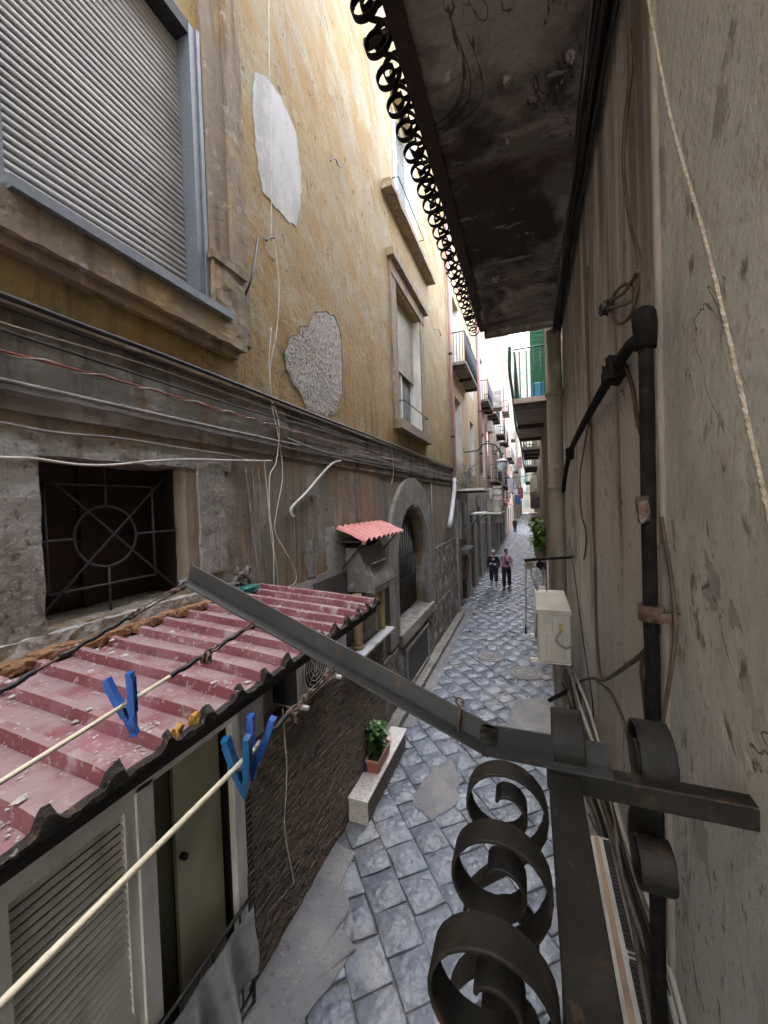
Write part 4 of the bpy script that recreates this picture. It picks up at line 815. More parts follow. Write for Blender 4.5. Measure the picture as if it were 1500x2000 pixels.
cable('dangling_wire', 'white cord hanging down in front of the brown brick wall', [on(u, v, x=XA + .06) for u, v in ((552, 1385), (556, 1440), (560, 1500), (558, 1560), (556, 1620), (566, 1680), (575, 1728))], .006, CABLEW, None)

# ================================================================ FAR LEFT BUILDINGS
def facade(name, label, y0, y1, x, zt, mat, holes, lower=None, mould=True, seed=0):
    t = thing(name, label, 'building'); m = MB(); wall_holes(m, x, y0, y1, -.1, zt, [(*h[:4], .28) for h in holes], -1)
    m.quad((x, y0, -.1), (x - 5, y0, -.1), (x - 5, y0, zt), (x, y0, zt)); m.quad((x, y1, -.1), (x, y1, zt), (x - 5, y1, zt), (x - 5, y1, -.1)); m.quad((x, y0, zt), (x, y1, zt), (x - 5, y1, zt), (x - 5, y0, zt))
    m.build('wall', mat, t)
    for h in holes:
        k = h[4]
        if k == 'w': tall_window(t, x, *h[:4], blind=random.choice((0, .3, .6)), sill=True, rail=False)
        elif k == 'b': tall_window(t, x, *h[:4], blind=0, sill=False, rail=False, frame=PVCW)
        elif k == 'd':
            MB().box((x - .30, h[0] - .02, h[2]), (x - .27, h[1] + .02, h[3])).build('door', ACBLK, t)
            f = MB(); f.box((x - .02, h[0] - .14, 0), (x + .05, h[0], h[3] + .14)).box((x - .02, h[1], 0), (x + .05, h[1] + .14, h[3] + .14)).box((x - .02, h[0], h[3]), (x + .05, h[1], h[3] + .14)); f.build('door_frame', GREYP, t)
    if lower: m = MB(); m.rbox((x - .02, y0 + .01, -.05), (x + .04, y1 - .01, lower), .35, .03, 3); 
    return t
def balcony(label, x, y0, y1, z, out=.55, mat=DARKG, group='balconies on the left side of the alley', side=1, slabm=None):
    t = thing('balcony', label, 'balcony', (0, 0, 0), 0, group); xo = x + side * out; a, b = sorted((x, xo))
    MB().box((a, y0, z - .10), (b, y1, z)).build('slab', slabm or GREYP, t)
    s2 = MB()
    for k in range(3): yy = y0 + .1 + k * (y1 - y0 - .3) / 2; s2.box((a, yy, z - .2), (b - .03 if side > 0 else b, yy + .1, z - .1))
    o = s2.build('support', RUST, t); o['kind'] = 'stuff'
    xi = xo - side * .03; MB().tube([(x, y0 + .03, z + 1.0), (xi, y0 + .03, z + 1.0), (xi, y1 - .03, z + 1.0), (x, y1 - .03, z + 1.0)], .022, 5).build('top_rail', mat, t)
    r = MB(); n = int((y1 - y0) / .13)
    for i in range(n + 1): yy = y0 + .03 + (y1 - y0 - .06) * i / n; r.tube([(xi, yy, z), (xi, yy, z + 1.0)], .011, 4)
    for i in range(1, 5): xx = x + side * out * i / 5; r.tube([(xx, y0 + .03, z), (xx, y0 + .03, z + 1.0)], .011, 4); r.tube([(xx, y1 - .03, z), (xx, y1 - .03, z + 1.0)], .011, 4)
    o = r.build('balusters', mat, t); o['kind'] = 'stuff'; return t
C_ = lambda z: [(z)]
OCH2 = weather('ochre_far', (.36, .26, .13), [((.42, .36, .25), (2, 3, .6), .42, .62, .8), ((.30, .18, .08), (4, 4, .5), .5, .7, .7), ((.25, .235, .21), (1, 1, 1), .2, .5, .95, (-99, 4.6, .5)), ((.05, .045, .04), (5, 5, .5), .5, .7, .8, (-99, 5, .5)), ((.40, .38, .35), (5, 5, .5), .55, .66, .8, (-99, 4.6, .5))], .9, [(10, .02, .7, 'n')])
PINK2 = weather('pink_far', (.34, .24, .17), [((.40, .32, .24), (2, 3, .6), .42, .62, .8), ((.30, .18, .12), (4, 4, .5), .5, .7, .7), ((.24, .225, .205), (1, 1, 1), .2, .5, .9, (-99, 4.2, .5))], .9, [(10, .02, .7, 'n')])
CRM2 = weather('cream_far', (.34, .29, .21), [((.42, .37, .30), (2, 3, .6), .42, .62, .8), ((.34, .25, .16), (4, 4, .5), .5, .7, .7), ((.17, .155, .14), (1, 1, 1), .2, .5, .9, (-99, 4.0, .5))], .9, [(10, .02, .7, 'n')])
facade('ochre_building', 'second ochre building on the left, just past the pink downpipe', 12.92, 20.6, XL - .02, 17, OCH2, [(14.0, 15.3, 8.6, 11.2, 'b'), (13.9, 15.2, 5.2, 7.6, 'b'), (17.6, 18.9, 8.6, 11.2, 'b'), (17.6, 18.8, 5.0, 7.4, 'b'), (14.1, 15.3, -.05, 1.95, 'd'), (13.5, 14.6, 2.4, 3.9, 'b'), (16.3, 17.4, 0, 3.3, 'd'), (18.6, 19.8, 0, 3.4, 'd')])
facade('pink_building', 'pinkish building with red downpipe in the middle distance on the left', 20.65, 30, XL - .0, 19, PINK2, [(22, 23.3, 9.2, 11.8, 'b'), (22, 23.2, 5.0, 7.6, 'b'), (26, 27.3, 9.2, 11.8, 'b'), (26, 27.2, 5.0, 7.6, 'b'), (22, 23.2, 0, 2.8, 'd'), (25.4, 26.6, 0, 2.8, 'd'), (28.3, 29.3, 0, 2.8, 'd'), (26, 27.3, 13, 15.4, 'b')])
facade('cream_building', 'cream building behind the pink one on the left', 30.05, 44, XL - .04, 23, CRM2, [(32, 33.4, 9, 11.6, 'b'), (36.5, 37.8, 9, 11.6, 'b'), (40.5, 41.8, 9, 11.6, 'b'), (32, 33.4, 5, 7.4, 'b'), (36.5, 37.8, 5, 7.4, 'b'), (40.5, 41.8, 5, 7.4, 'b'), (33, 34.3, 0, 2.9, 'd'), (38, 39.3, 0, 2.9, 'd'), (32, 33.4, 13, 15.6, 'b'), (36.5, 37.8, 13, 15.6, 'b')])
facade('rose_building', 'rose coloured building far down the left side', 44.05, 62, XL - .0, 26, plain('rose_far', (.30, .20, .15), .9), [(46 + k * 4, 47.4 + k * 4, z, z + 2.4, 'b') for k in range(4) for z in (4.8, 8.6, 12.4, 16.2, 20)] + [(47 + k * 5, 48.3 + k * 5, 0, 2.8, 'd') for k in range(3)])
facade('pale_building', 'pale sunlit building at the far left end of the alley', 62.05, 84, XL - .1, 30, plain('pale_far', (.32, .27, .20), .9), [(64 + k * 5, 65.5 + k * 5, z, z + 2.4, 'b') for k in range(4) for z in (4.8, 8.6, 12.4, 16.2, 20)])
facade('end_building', 'sunlit cream building on the left closing the view', 84.05, 112, XL + .35, 34, plain('end_far', (.30, .27, .21), .9), [(86 + k * 6, 87.6 + k * 6, z, z + 2.4, 'b') for k in range(4) for z in (4.8, 8.6, 12.4, 16.2, 20, 24)])
m = MB(); m.box((-12, 118, -.1), (14, 126, 46)); t = thing('closing_building', 'bright sunlit building across the far end of the alley', 'building'); m.build('wall', plain('far_end', (.26, .24, .20), .9), t)
for x in (-3.6, -1.2, 1.2, 3.6):
    for z in [1.5 + 3.8 * q for q in range(11)]: MB().box((x - .6, 117.9, z), (x + .6, 117.99, z + 2.2)).build('window', plain('far_pane', (.16, .19, .20), .4), t)
balcony('nearest dark railed balcony on the left, beside the pink downpipe', XL, 13.3, 16.6, 8.55, .50)
balcony('second dark railed balcony on the left, past the pink downpipe', XL, 21.1, 24.0, 9.15, .50)
balcony('stone balcony with a planter box in the middle distance on the left', XL, 25.4, 28.4, 9.3, .60)
balcony('rounded dark balcony just behind the street lamp', XL, 25.2, 28.2, 5.05, .60)
balcony('low balcony with drying laundry far down the left side', XL, 36, 39, 5.0, .65); balcony('upper balcony high on the cream building at left', XL, 36, 39, 9.0, .65); balcony('low balcony on the rose building at left', XL, 49.5, 53, 4.8, .7); balcony('upper balcony on the rose building at left', XL, 49.5, 53, 8.6, .7); balcony('farthest upper balcony on the pale building at left', XL, 68, 72, 8.6, .7)
for (y, z0, z1, mt, lb) in ((20.7, 5.2, 16.5, PINKPIPE, 'red-pink downpipe at the corner of the pink building'), (24.6, 4.2, 8.6, PINKPIPE, 'short pink downpipe below the second balcony'), (30.1, 4, 17, WPIPE, 'pale downpipe between the pink and the cream building'), (44.2, 3, 16, PINKPIPE, 'pink downpipe on the rose building')):
    t = thing('downpipe', lb, 'downpipe', group='downpipes on the left side'); MB().tube([(XL + .08, y, z1), (XL + .08, y, z0)], .07, 8).build('pipe', mt, t)
    for z in (z0 + 1, z0 + 3.2): MB().tube([(XL + .08, y, z), (XL + .08, y, z + .08)], .085, 8).build('collar', RUST, t)
# grey piers and posts along the ground floors
for i, (y, w_, z1, mt, lb) in enumerate(((13.05, .32, 3.9, GREYP, 'first grey pier past the yellow building'), (15.6, .35, 4.2, GREYP, 'second grey pier past the yellow building, right of the dark doorway'), (17.6, .3, 4.0, GREYP, 'pale pier behind the walking couple'), (20.0, .35, 3.9, GREYP, 'grey pier at the corner of the second ochre building'), (24.2, .4, 3.8, GREYP, 'grey pier under the second balcony'), (31.5, .5, 3.6, GREYP, 'grey pier at the start of the cream building'))):
    m = MB(); m.rbox((XL - .03, y, -.05), (XL + .09, y + w_, z1), .14, .012, 4); tag(m.build('pier', plain('pale_pier', (.30, .285, .26))), lb, 'pier', 'grey piers along the ground floors')
# shop sill, little hood over the dark doorway
t = thing('door_hood', 'small grey metal hood over the dark doorway left of the walking couple', 'hood'); MB().box((XL, 14.0, 2.02), (XL + .34, 15.4, 2.07)).build('hood_top', SHEETM, t); MB().box((XL + .02, 14.05, 1.90), (XL + .30, 15.35, 2.02)).build('hood_box', SHEETM, t)
t = thing('street_canopy', 'white framed flat canopy jutting from the left wall above the air conditioners', 'canopy')
MB().box((XL, 13.6, 4.17), (XL + .95, 13.72, 4.25)).build('edge', PVCW, t); MB().box((XL + .88, 13.72, 4.17), (XL + .95, 15.4, 4.25)).build('edge', PVCW, t); MB().box((XL, 13.72, 4.19), (XL + .88, 15.4, 4.21)).build('panel', plain('cream_panel', (.62, .57, .47)), t)
for k in range(3): MB().box((XL, 13.8 + k * .6, 4.12), (XL + .9, 13.85 + k * .6, 4.188)).build('rib', ACBLK, t)
ac_unit('upper white air conditioner at the outer end of the white canopy', .8, .42, .24, (XL + .86, 15.8, 3.85), R(0), 'air conditioners by the white canopy'); ac_unit('lower white air conditioner under the white canopy', .85, .42, .30, (XL + .80, 16.2, 3.36), R(0), 'air conditioners by the white canopy')
t = thing('wall_shelf', 'white shelf on diagonal struts under the stacked air conditioners', 'shelf'); MB().box((XL + .3, 14.6, 3.30), (XL + 1.42, 16.6, 3.345)).build('board', PVCW, t)
for yy in (14.7, 16.2): MB().obox((XL, yy, 2.8), (XL + .9, yy, 3.30), (0, 1, 0), .05, .05).build('strut', CABLEG, t)
t = thing('vent_duct', 'short fat white ribbed duct beside the air conditioners on the left', 'duct'); MB().tube([(XL + 1.26, 15.2, 2.95), (XL + 1.26, 15.2, 4.32)], .17, 14).build('tube', ACW, t)
for z in (3.0, 3.2, 3.6, 3.8, 4.0, 4.25): MB().tube([(XL + 1.26, 15.2, z), (XL + 1.26, 15.2, z + .04)], .185, 14).build('rib', ACW, t)
# street lamp
la = thing('street_lamp', 'bracket street lamp on a curved iron arm hung from the left wall', 'street lamp')
arm = smooth([on(900, 884, y=15.6), on(930, 880, y=16), on(936, 877, y=16), on(944, 868, y=16), on(957, 866, y=16), on(968, 870, y=16), on(977, 882, y=16), on(980, 896, y=16)], 5)
MB().tube([(XL, 15.6, 5.9)] + arm, .028, 6).build('arm', CABLEK, la); MB().tube([on(934, 880, y=16), on(931, 905, y=16), (XL, 16, 5.0)], .022, 6).build('brace', CABLEG, la)
c = on(980, 899, y=16); m = MB(); m.tube([c + Vector((0, 0, .06)), c + Vector((0, 0, .0)), c + Vector((0, 0, -.05))], [.08, .20, .27], 18); m.build('cap', plain('lamp_cap_grey', (.42, .46, .50), .5), la)
m = MB(); m.tube([c + Vector((0, 0, -.05)), c + Vector((0, 0, -.42))], [.21, .16], 18); m.build('lantern', plain('lamp_glass_pale', (.55, .60, .64), .3), la)
for k in range(8): a = k * math.pi / 4; d = Vector((math.cos(a), math.sin(a), 0)); MB().tube([c + d * .2 + Vector((0, 0, -.05)), c + d * .14 + Vector((0, 0, -.36))], .008, 4).build('rib', CABLEK, la)
# wires across and the tangle past the pink pipe
rr = random.Random(31); tg = MB()
for i in range(22):
    y = rr.uniform(13, 17); tg.tube(smooth([(XL + rr.uniform(.05, .35), y + rr.uniform(-1, 1), 4.7 + rr.uniform(-.5, .6)) for _ in range(5)], 5), .009, 4)
tag(tg.build('cable_tangle', CABLEG), 'messy tangle of cables on the left wall below the street lamp', 'cables', kind='stuff')
for i, (ya, za, yb_, zb, lb) in enumerate(((13.0, 4.75, 23, 4.7, 'slack overhead wire running from the pink downpipe into the distance'), (13, 4.62, 26, 4.15, 'second slack overhead wire from the pink downpipe'), (13, 4.5, 20, 4.25, 'short slack wire leading to the white canopy'))):
    cable('overhead_wire', lb, sag((XL + .08, ya, za), (XL + .5, yb_, zb), .25), .012, CABLEK, 'overhead wires', cat='wire')
for i, (y, z, lb) in enumerate(((22, 5.05, 'nearest wire crossing the alley from wall to wall'), (27, 4.15, 'middle wire crossing the alley low down'), (33, 4.6, 'farthest wire crossing the alley'))):
    cable('crossing_wire', lb, sag((XL, y, z), (XR, y + 1, z + .15), .12), .014, CABLEW if i else RUST, 'wires crossing the alley', cat='wire')
# laundry and awnings far away
lc = [((.65, .65, .68), 34, 5.6), ((.08, .17, .42), 40, 4.3), ((.30, .10, .11), 38, 4.9), ((.62, .62, .66), 46, 5.0), ((.10, .22, .50), 52, 4.6), ((.60, .30, .32), 37, 7.6), ((.68, .68, .66), 58, 6.0), ((.12, .40, .32), 64, 7.0)]
nmz = ['white', 'blue', 'dark red', 'pale', 'bright blue', 'pink', 'cream', 'green']
for i, (cl_, y, z) in enumerate(lc):
    m = MB(); x0 = XL + .7 + (i % 3) * .35 if i < 6 else -.9; w_ = .42
    for a in range(9):
        for b in range(6): m.v.append((x0 + a * w_ / 8, y + .05 * math.sin(a * 1.7 + b * .4), z - b * .2 - .03 * math.sin(a * .9)))
    for a in range(8):
        for b in range(5): k = a * 6 + b; m.face((k, k + 1, k + 7, k + 6), True)
    tag(m.build('laundry', plain('laundry_' + nmz[i].replace(' ', '_'), cl_, .9)), nmz[i] + ' piece of washing hanging over the far part of the alley', 'laundry', 'washing hung over the alley')
for i, (y, z, c_, lb) in enumerate(((29, 4.0, (.40, .06, .08), 'red folded awning over a shop far down on the left'), (41, 3.4, (.45, .10, .14), 'second red awning farther along on the left'))):
    t = thing('awning', lb, 'awning', group='red awnings'); m = MB(); m.obox((XL + .3, y, z), (XL + .3, y + 3, z), (.5, 0, 1), .8, .03); m.build('canvas', plain('awning_red' + str(i), c_, .8), t); MB().tube([(XL + .62, y, z - .17), (XL + .62, y + 3, z - .17)], .03, 6).build('bar', PVCW, t)

rr = random.Random(55)
for i, (y, z) in enumerate(((24.6, 8.0), (29.2, 7.4), (33.6, 4.3), (36, 7.9), (43, 7.2), (47.5, 4.0), (54, 7.6), (60, 4.4))):
    ac_unit(['white air conditioner on the pink building below its second balcony', 'white air conditioner high at the far edge of the pink building', 'low white air conditioner at the start of the cream building', 'white air conditioner between the windows of the cream building', 'white air conditioner at the far edge of the cream building', 'low white air conditioner on the rose building', 'high white air conditioner on the rose building', 'farthest low white air conditioner on the left'][i], .85, .6, .32, (XL + .06, y, z), 0, 'air conditioners on the far left facades', fan=False)
for i, (y, z) in enumerate(((31.5, 9.0), (31.5, 5.0), (40.2, 5.0), (40.2, 12.6), (45.6, 8.6), (57.6, 4.8), (57.6, 12.4), (63.6, 4.8))):
    balcony(['balcony at the near edge of the cream building, upper row', 'balcony at the near edge of the cream building, lower row', 'lower balcony at the far edge of the cream building', 'highest balcony of the cream building', 'upper balcony at the near edge of the rose building', 'lower balcony at the far edge of the rose building', 'highest balcony of the rose building', 'low balcony on the pale building far away'][i], XL, y, y + 2.6, z, .65)
for i, (y, z0, z1) in enumerate(((33, 4.6, 9), (38, 4, 12), (48, 3.5, 12), (56, 4, 14))):
    t = thing('downpipe', ['pale thin downpipe near the start of the cream building', 'grey thin downpipe in the middle of the cream building', 'pale downpipe on the rose building', 'farthest downpipe on the left'][i], 'downpipe', group='downpipes on the left side'); MB().tube([(XL + .08, y, z1), (XL + .08, y, z0)], .06, 6).build('pipe', WPIPE if i % 2 else PINKPIPE, t); MB().tube([(XL + .08, y, z0 + 1), (XL + .08, y, z0 + 1.08)], .08, 6).build('collar', RUST, t)
for i, (y, z, w_, h_, c_, lb) in enumerate(((14.75, 2.35, .9, 1.3, (.26, .27, .27), 'grey boarded window over the door hood on the left'), (21.2, .05, .9, 2.5, (.22, .24, .25), 'grey metal door just before the second balcony at left'), (19.0, 3.5, .8, .5, (.45, .43, .38), 'small pale sign board behind the stacked air conditioners'), (27.4, .05, .8, 2.4, (.20, .12, .09), 'brown door farther along the left ground floor'), (29.4, 2.9, .5, .6, (.45, .08, .10), 'red sign farther along the left ground floor'), (35, .05, 1.2, 2.5, (.28, .28, .27), 'grey shutter door far along the left ground floor'))):
    m = MB(); m.box((XL + .01, y, z), (XL + .05, y + w_, z + h_)); nm_ = 'sign' if 'sign' in lb else ('window' if 'window' in lb else 'door'); t = thing({'sign': 'wall_sign', 'window': 'boarded_window', 'door': 'street_door'}[nm_], lb, nm_); m.build('panel', plain('panel_%d' % i, c_), t)
    f = MB(); f.box((XL + .01, y - .08, z - .0), (XL + .08, y, z + h_ + .08)).box((XL + .01, y + w_, z), (XL + .08, y + w_ + .08, z + h_ + .08)).box((XL + .01, y, z + h_), (XL + .08, y + w_, z + h_ + .08)); f.build('frame', GREYP, t)
# ================================================================ RIGHT SIDE
rbd = thing('mauve_building', 'dim mauve plastered building along the right side', 'building')
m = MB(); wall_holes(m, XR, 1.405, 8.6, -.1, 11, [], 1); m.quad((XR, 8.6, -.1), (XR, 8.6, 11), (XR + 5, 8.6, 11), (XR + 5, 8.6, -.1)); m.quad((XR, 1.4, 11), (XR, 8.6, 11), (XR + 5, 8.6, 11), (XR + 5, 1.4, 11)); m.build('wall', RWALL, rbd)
pb = thing('pale_front_wall', 'pale plaster wall at the right edge, nearest to the balcony railing', 'wall')
m = MB(); m.box((XR - .012, -10, -.1), (XR + 5, 1.404, 11)); m.build('plaster', RWALL2, pb)
tb = thing('rear_sky_blocker', 'unseen pale block added behind the viewpoint to hold back skylight', 'building'); MB().box((-8, -19, -.1), (6, -18, 9)).build('wall', RWALL2, tb)  # unseen block added behind the camera to cut open-sky light
facade_r = []
def rfac(name, label, y0, y1, x, zt, mat, holes=()):
    t = thing(name, label, 'building'); m = MB(); wall_holes(m, x, y0, y1, -.1, zt, [(*h, .25) for h in holes], 1)
    m.quad((x, y0, -.1), (x, y0, zt), (x + 5, y0, zt), (x + 5, y0, -.1)); m.quad((x, y1, -.1), (x + 5, y1, -.1), (x + 5, y1, zt), (x, y1, zt)); m.quad((x, y0, zt), (x, y1, zt), (x + 5, y1, zt), (x + 5, y0, zt)); m.build('wall', mat, t)
    for h in holes: tall_window(t, x, *h, back=1, blind=0, sill=False, rail=False)
    return t
BRN = plain('brown_right', (.26, .20, .14), .9)
rfac('brown_building', 'brown building on the right just past the green railed balcony', 8.62, 16, XR - .02, 10, BRN, [(10, 11.2, 0, 2.3), (13.2, 14.4, 0, 2.3), (12.9, 14.2, 5.9, 8.3)])
rfac('tan_building', 'tan building on the right behind the green plant', 16.02, 28, XR + .05, 10.5, plain('tan_right', (.36, .29, .21), .9), [(18, 19.3, 5.4, 7.8), (22, 23.3, 5.4, 7.8), (18, 19.2, 0, 2.4), (23, 24.2, 0, 2.4)])
rfac('dun_building', 'dun building farther along the right side', 28.02, 46, XR + .0, 11, plain('dun_right', (.42, .36, .28), .9), [(31, 32.3, 5, 7.4), (38, 39.3, 5, 7.4)])
rfac('white_building', 'pale sunlit building at the far right side', 62, 112, XR + .75, 13, plain('white_right', (.36, .33, .27), .9), [(66 + k * 8, 67.5 + k * 8, z, z + 2.3) for k in range(5) for z in (4.8, 8.6)])
# overhead balcony
ZS = 5.90
ub = thing('overhead_balcony', 'sooty overhead balcony slab with rust brown edge beam, close above on the right', 'balcony')
m = MB(); NX, NY = 12, 60; x0, x1, y0, y1 = -.46, XR, .35, 4.95
for i in range(NX + 1):
    for j in range(NY + 1): x = x0 + (x1 - x0) * i / NX; y = y0 + (y1 - y0) * j / NY; m.v.append((x, y, ZS + .012 * noise.noise(Vector((x * 2, y * 2, 0))) + (-.045 if y > 4.4 else 0)))
for i in range(NX):
    for j in range(NY): a = i * (NY + 1) + j; m.face((a, a + 1, a + NY + 2, a + NY + 1), True)
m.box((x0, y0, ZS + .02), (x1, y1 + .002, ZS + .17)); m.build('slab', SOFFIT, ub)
m = MB(); m.box((-.52, .35, ZS - .03), (-.462, 4.93, ZS + .16)).box((-.462, .35, ZS - .03), (-.44, 4.93, ZS - .018)).build('edge_beam', RUST, ub)
m = MB(); m.rbox((-.47, 4.90, ZS - .10), (XR, 5.0, ZS + .17), .08, .01, 5); m.build('end_beam', SOFFIT, ub)
def s_scroll(cx, cz, r0=.018, r1=.078, gap=.225, flip=1, n=34):
    pts = []
    for i in range(n + 1): t = i / n; th = math.pi * 2 * 1.32 * (1 - t); r = r0 + (r1 - r0) * (t ** .7); pts.append((cx + r * math.cos(th), cz + flip * r * math.sin(th)))
    a = Vector((cx + r1, cz)); b = Vector((cx - r1, cz - flip * gap)); h = .11 * flip
    for i in range(1, 10): t = i / 10; q = (1 - t) ** 3 * a + 3 * (1 - t) ** 2 * t * (a + Vector((0, -h))) + 3 * (1 - t) * t * t * (b + Vector((0, h))) + t ** 3 * b; pts.append((q.x, q.y))
    for i in range(n + 1): t = i / n; th = math.pi + math.pi * 2 * 1.05 * t; r = r1 - (r1 - r0) * (t ** 1.3); pts.append((cx + r * math.cos(th), cz - flip * gap + flip * r * math.sin(th)))
    return pts
su = MB(); su.strap([(x, 0, z) for x, z in s_scroll(0, 0, r0=.016, r1=.066, gap=-.20, flip=1)], (0, .016, 0), .006)
sum_ = su.mesh('scroll', IRON if False else RUST)
sp_ = s_scroll(0, 0, r0=.016, r1=.068, gap=.20, flip=-1)
su = MB(); su.strap([(x, 0, z) for x, z in sp_], (0, .016, 0), .006); sum_ = su.mesh('scroll', BLACKPIPE)
for i in range(32): link_copy(sum_, 'scroll', ub, (-.598, .38 + i * .146, ZS - .005), (0, 0, R(random.uniform(-2, 2))))
for i in range(2): MB().box((-.665, 1.70 + i * 2.9, ZS + .02), (-.52, 1.735 + i * 2.9, ZS + .05)).build('cross_bar', RUST, ub)
MB().box((-.545, .35, ZS + .22), (-.515, 4.93, ZS + .25)).build('lower_rail', RUST, ub)
MB().box((-.545, .35, ZS + 1.1), (-.505, 4.93, ZS + 1.13)).build('top_rail', RUST, ub)
bb = MB()
for i in range(34): bb.box((-.535, .36 + i * .138, ZS + .25), (-.52, .375 + i * .138, ZS + 1.1))
o = bb.build('balusters', RUST, ub); o['kind'] = 'stuff'
# cables bundled at the joint of soffit and wall
rr = random.Random(77)
for i in range(9):
    dx = .03 + .022 * (i % 4); dz = -.03 - .035 * (i // 2); pts = [(XR - dx + rr.uniform(-.01, .01), -1.5 + k * .75, ZS + dz + rr.uniform(-.02, .02)) for k in range(9)] + [(XR - dx, 5.0, ZS + dz - .1), (XR - dx * .8 - .03, 5.3, ZS - .7), (XR - dx, 5.35, 4.4), (XR - dx * .8, 5.3, 3.4)]
    cable('cable', 'black cable in the thick bundle where the overhead balcony meets the right wall', pts, .011 if i % 2 else .008, CABLEK, 'black cables bundled under the overhead balcony')
cable('cable', 'pale glinting cable on the bundle under the overhead balcony', [(XR - .11 + rr.uniform(-.01, .01), -1 + k * .7, ZS - .10 + rr.uniform(-.02, .02)) for k in range(9)], .006, CABLEG, None)
# black cast iron pipe with elbow and the branch running off
bp = thing('black_pipe', 'knobbly black cast iron pipe with an elbow fixed to the right wall', 'pipe')
px_, py_ = XR - .075, 1.50
top = on(1260, 640, x=px_); py_ = top.y; zt = top.z
MB().tube([(px_, py_, zt)] + [(px_ + random.uniform(-.002, .002), py_ - .0 * k, zt - k * .12) for k in range(1, 34)], .0205, 14, jit=.05).build('pipe', BLACKPIPE, bp)
b1 = on(1200, 722, x=XR - .05); b2 = on(1113, 885, x=XR - .05); b3 = on(1100, 960, x=XR - .05)
MB().tube(smooth([(px_, py_, zt - .03), (px_ + .005, py_ + .03, zt + .035), (XR - .05, py_ + .13, zt + .02), b1, b2, b3], 6), .022, 12).build('branch_pipe', BLACKPIPE, bp)
m = MB(); m.tube([(px_, py_, zt - .06), (px_, py_, zt + .0), (px_ + .002, py_ + .02, zt + .04), (px_ + .01, py_ + .06, zt + .045)], [.028, .032, .032, .028], 14); m.build('elbow', BLACKPIPE, bp)
m = MB(); m.rbox(tuple(b1 - Vector((.035, .07, .05))), tuple(b1 + Vector((.03, .07, .04))), .02, .015, 20); m.build('joint', BLACKPIPE, bp)
m = MB(); m.rbox(tuple(b2 - Vector((.03, .08, .05))), tuple(b2 + Vector((.03, .08, .04))), .02, .012, 20); m.build('joint', BLACKPIPE, bp)
cp = on(1290, 1215, x=px_); m = MB(); m.tube([(px_, py_, cp.z - .02), (px_, py_, cp.z + .025)], .034, 14); m.rbox((px_, py_ - .035, cp.z - .02), (XR, py_ - .01, cp.z + .01), .02, .008, 20); m.build('clamp', RUSTCH, bp)
m = MB(); q = on(1262, 990, x=px_ - .02); m.rbox((q.x - .02, q.y - .01, q.z - .04), (q.x + .005, q.y + .02, q.z + .03), .01, .01, 30); m.build('clamp_tab', RUSTCH, bp)
# curly cable cluster above the elbow
t = thing('coiled_cable', 'brown cable on the right wall ending in a messy coil above the pipe elbow', 'cable')
MB().tube(smooth([on(u, v, x=XR - .03) for u, v in ((1228, 60), (1232, 140), (1222, 230), (1218, 330), (1232, 440), (1248, 500), (1246, 560), (1238, 600))], 6), .007, 6).build('cable', CABLEB, t)
MB().tube(smooth([on(u, v, x=XR - .04) for u, v in ((1246, 530), (1215, 575), (1180, 590), (1172, 605), (1200, 600), (1238, 585), (1225, 555), (1200, 575), (1195, 615), (1212, 632), (1235, 610), (1242, 560))], 6), .0065, 6).build('coil', CABLEB, t)
q = on(1182, 603, x=XR - .04); m = MB(); m.rbox((q.x - .02, q.y - .05, q.z - .02), (q.x + .02, q.y + .05, q.z + .02), .015, .015, 25); m.build('end_knot', CABLEK, t)
for i, (pts, r_, mt, lb) in enumerate((
    (((1148, 520), (1146, 600), (1148, 700), (1152, 800), (1156, 900), (1158, 1000), (1163, 1100), (1164, 1200), (1170, 1300), (1178, 1330)), .008, CABLEB, 'long straight brown cable down the middle of the mauve wall'),
    (((1155, 800), (1140, 880), (1133, 930), (1135, 1000), (1145, 1040), (1143, 1080), (1140, 1092)), .006, CABLEB, 'short loose brown cable ending in mid wall beside the long one'),
    (((1222, 715), (1236, 760), (1245, 820), (1262, 875)), .008, CABLEB, 'brown cable curving from the pipe branch down behind the black pipe'),
    (((1112, 1050), (1122, 1120), (1132, 1200), (1145, 1290), (1156, 1360), (1160, 1420)), .005, CABLEK, 'thin dark cable leaning across the mauve wall left of the long brown one'),
    (((1288, 1225), (1262, 1270), (1225, 1300), (1180, 1328), (1150, 1325), (1125, 1342), (1115, 1400)), .010, CABLEB, 'thick brown cable looping from the pipe clamp down to the cable bundle'),
    (((1257, 1275), (1253, 1310), (1258, 1360), (1265, 1430)), .007, CABLEB, 'brown cable branching straight down beside the black pipe'),
    (((1165, 1330), (1190, 1350), (1215, 1400), (1230, 1460), (1238, 1530), (1240, 1600)), .007, CABLEB, 'brown cable arcing down behind the balcony end rail'),
    (((1150, 1590), (1170, 1630), (1210, 1645), (1240, 1630), (1258, 1600), (1262, 1570)), .008, CABLEG, 'grey cable loop showing under the balcony end rail'))):
    cable('wall_cable', lb, [on(u, v, x=XR - .03) for u, v in pts], r_, mt, 'cables on the mauve right wall')
cable('strap_rod', 'long thin bare rod leaning from the pipe clamp down behind the black pipe', [on(1292, 1010, x=XR - .03), on(1318, 1190, x=XR - .03), on(1312, 1300, x=XR - .045), on(1290, 1430, x=XR - .06)], .006, CABLEB, None, cat='rod')
cable('thin_pipe', 'thin plaster-covered pipe running down the edge of the pale front wall', [(XR - .015, 1.415, 8), (XR - .018, 1.415, 5), (XR - .018, 1.415, 3.2), (XR - .018, 1.415, 0)], .013, plain('plastered_pipe', (.26, .22, .18)), None, cat='pipe')
rr = random.Random(9)
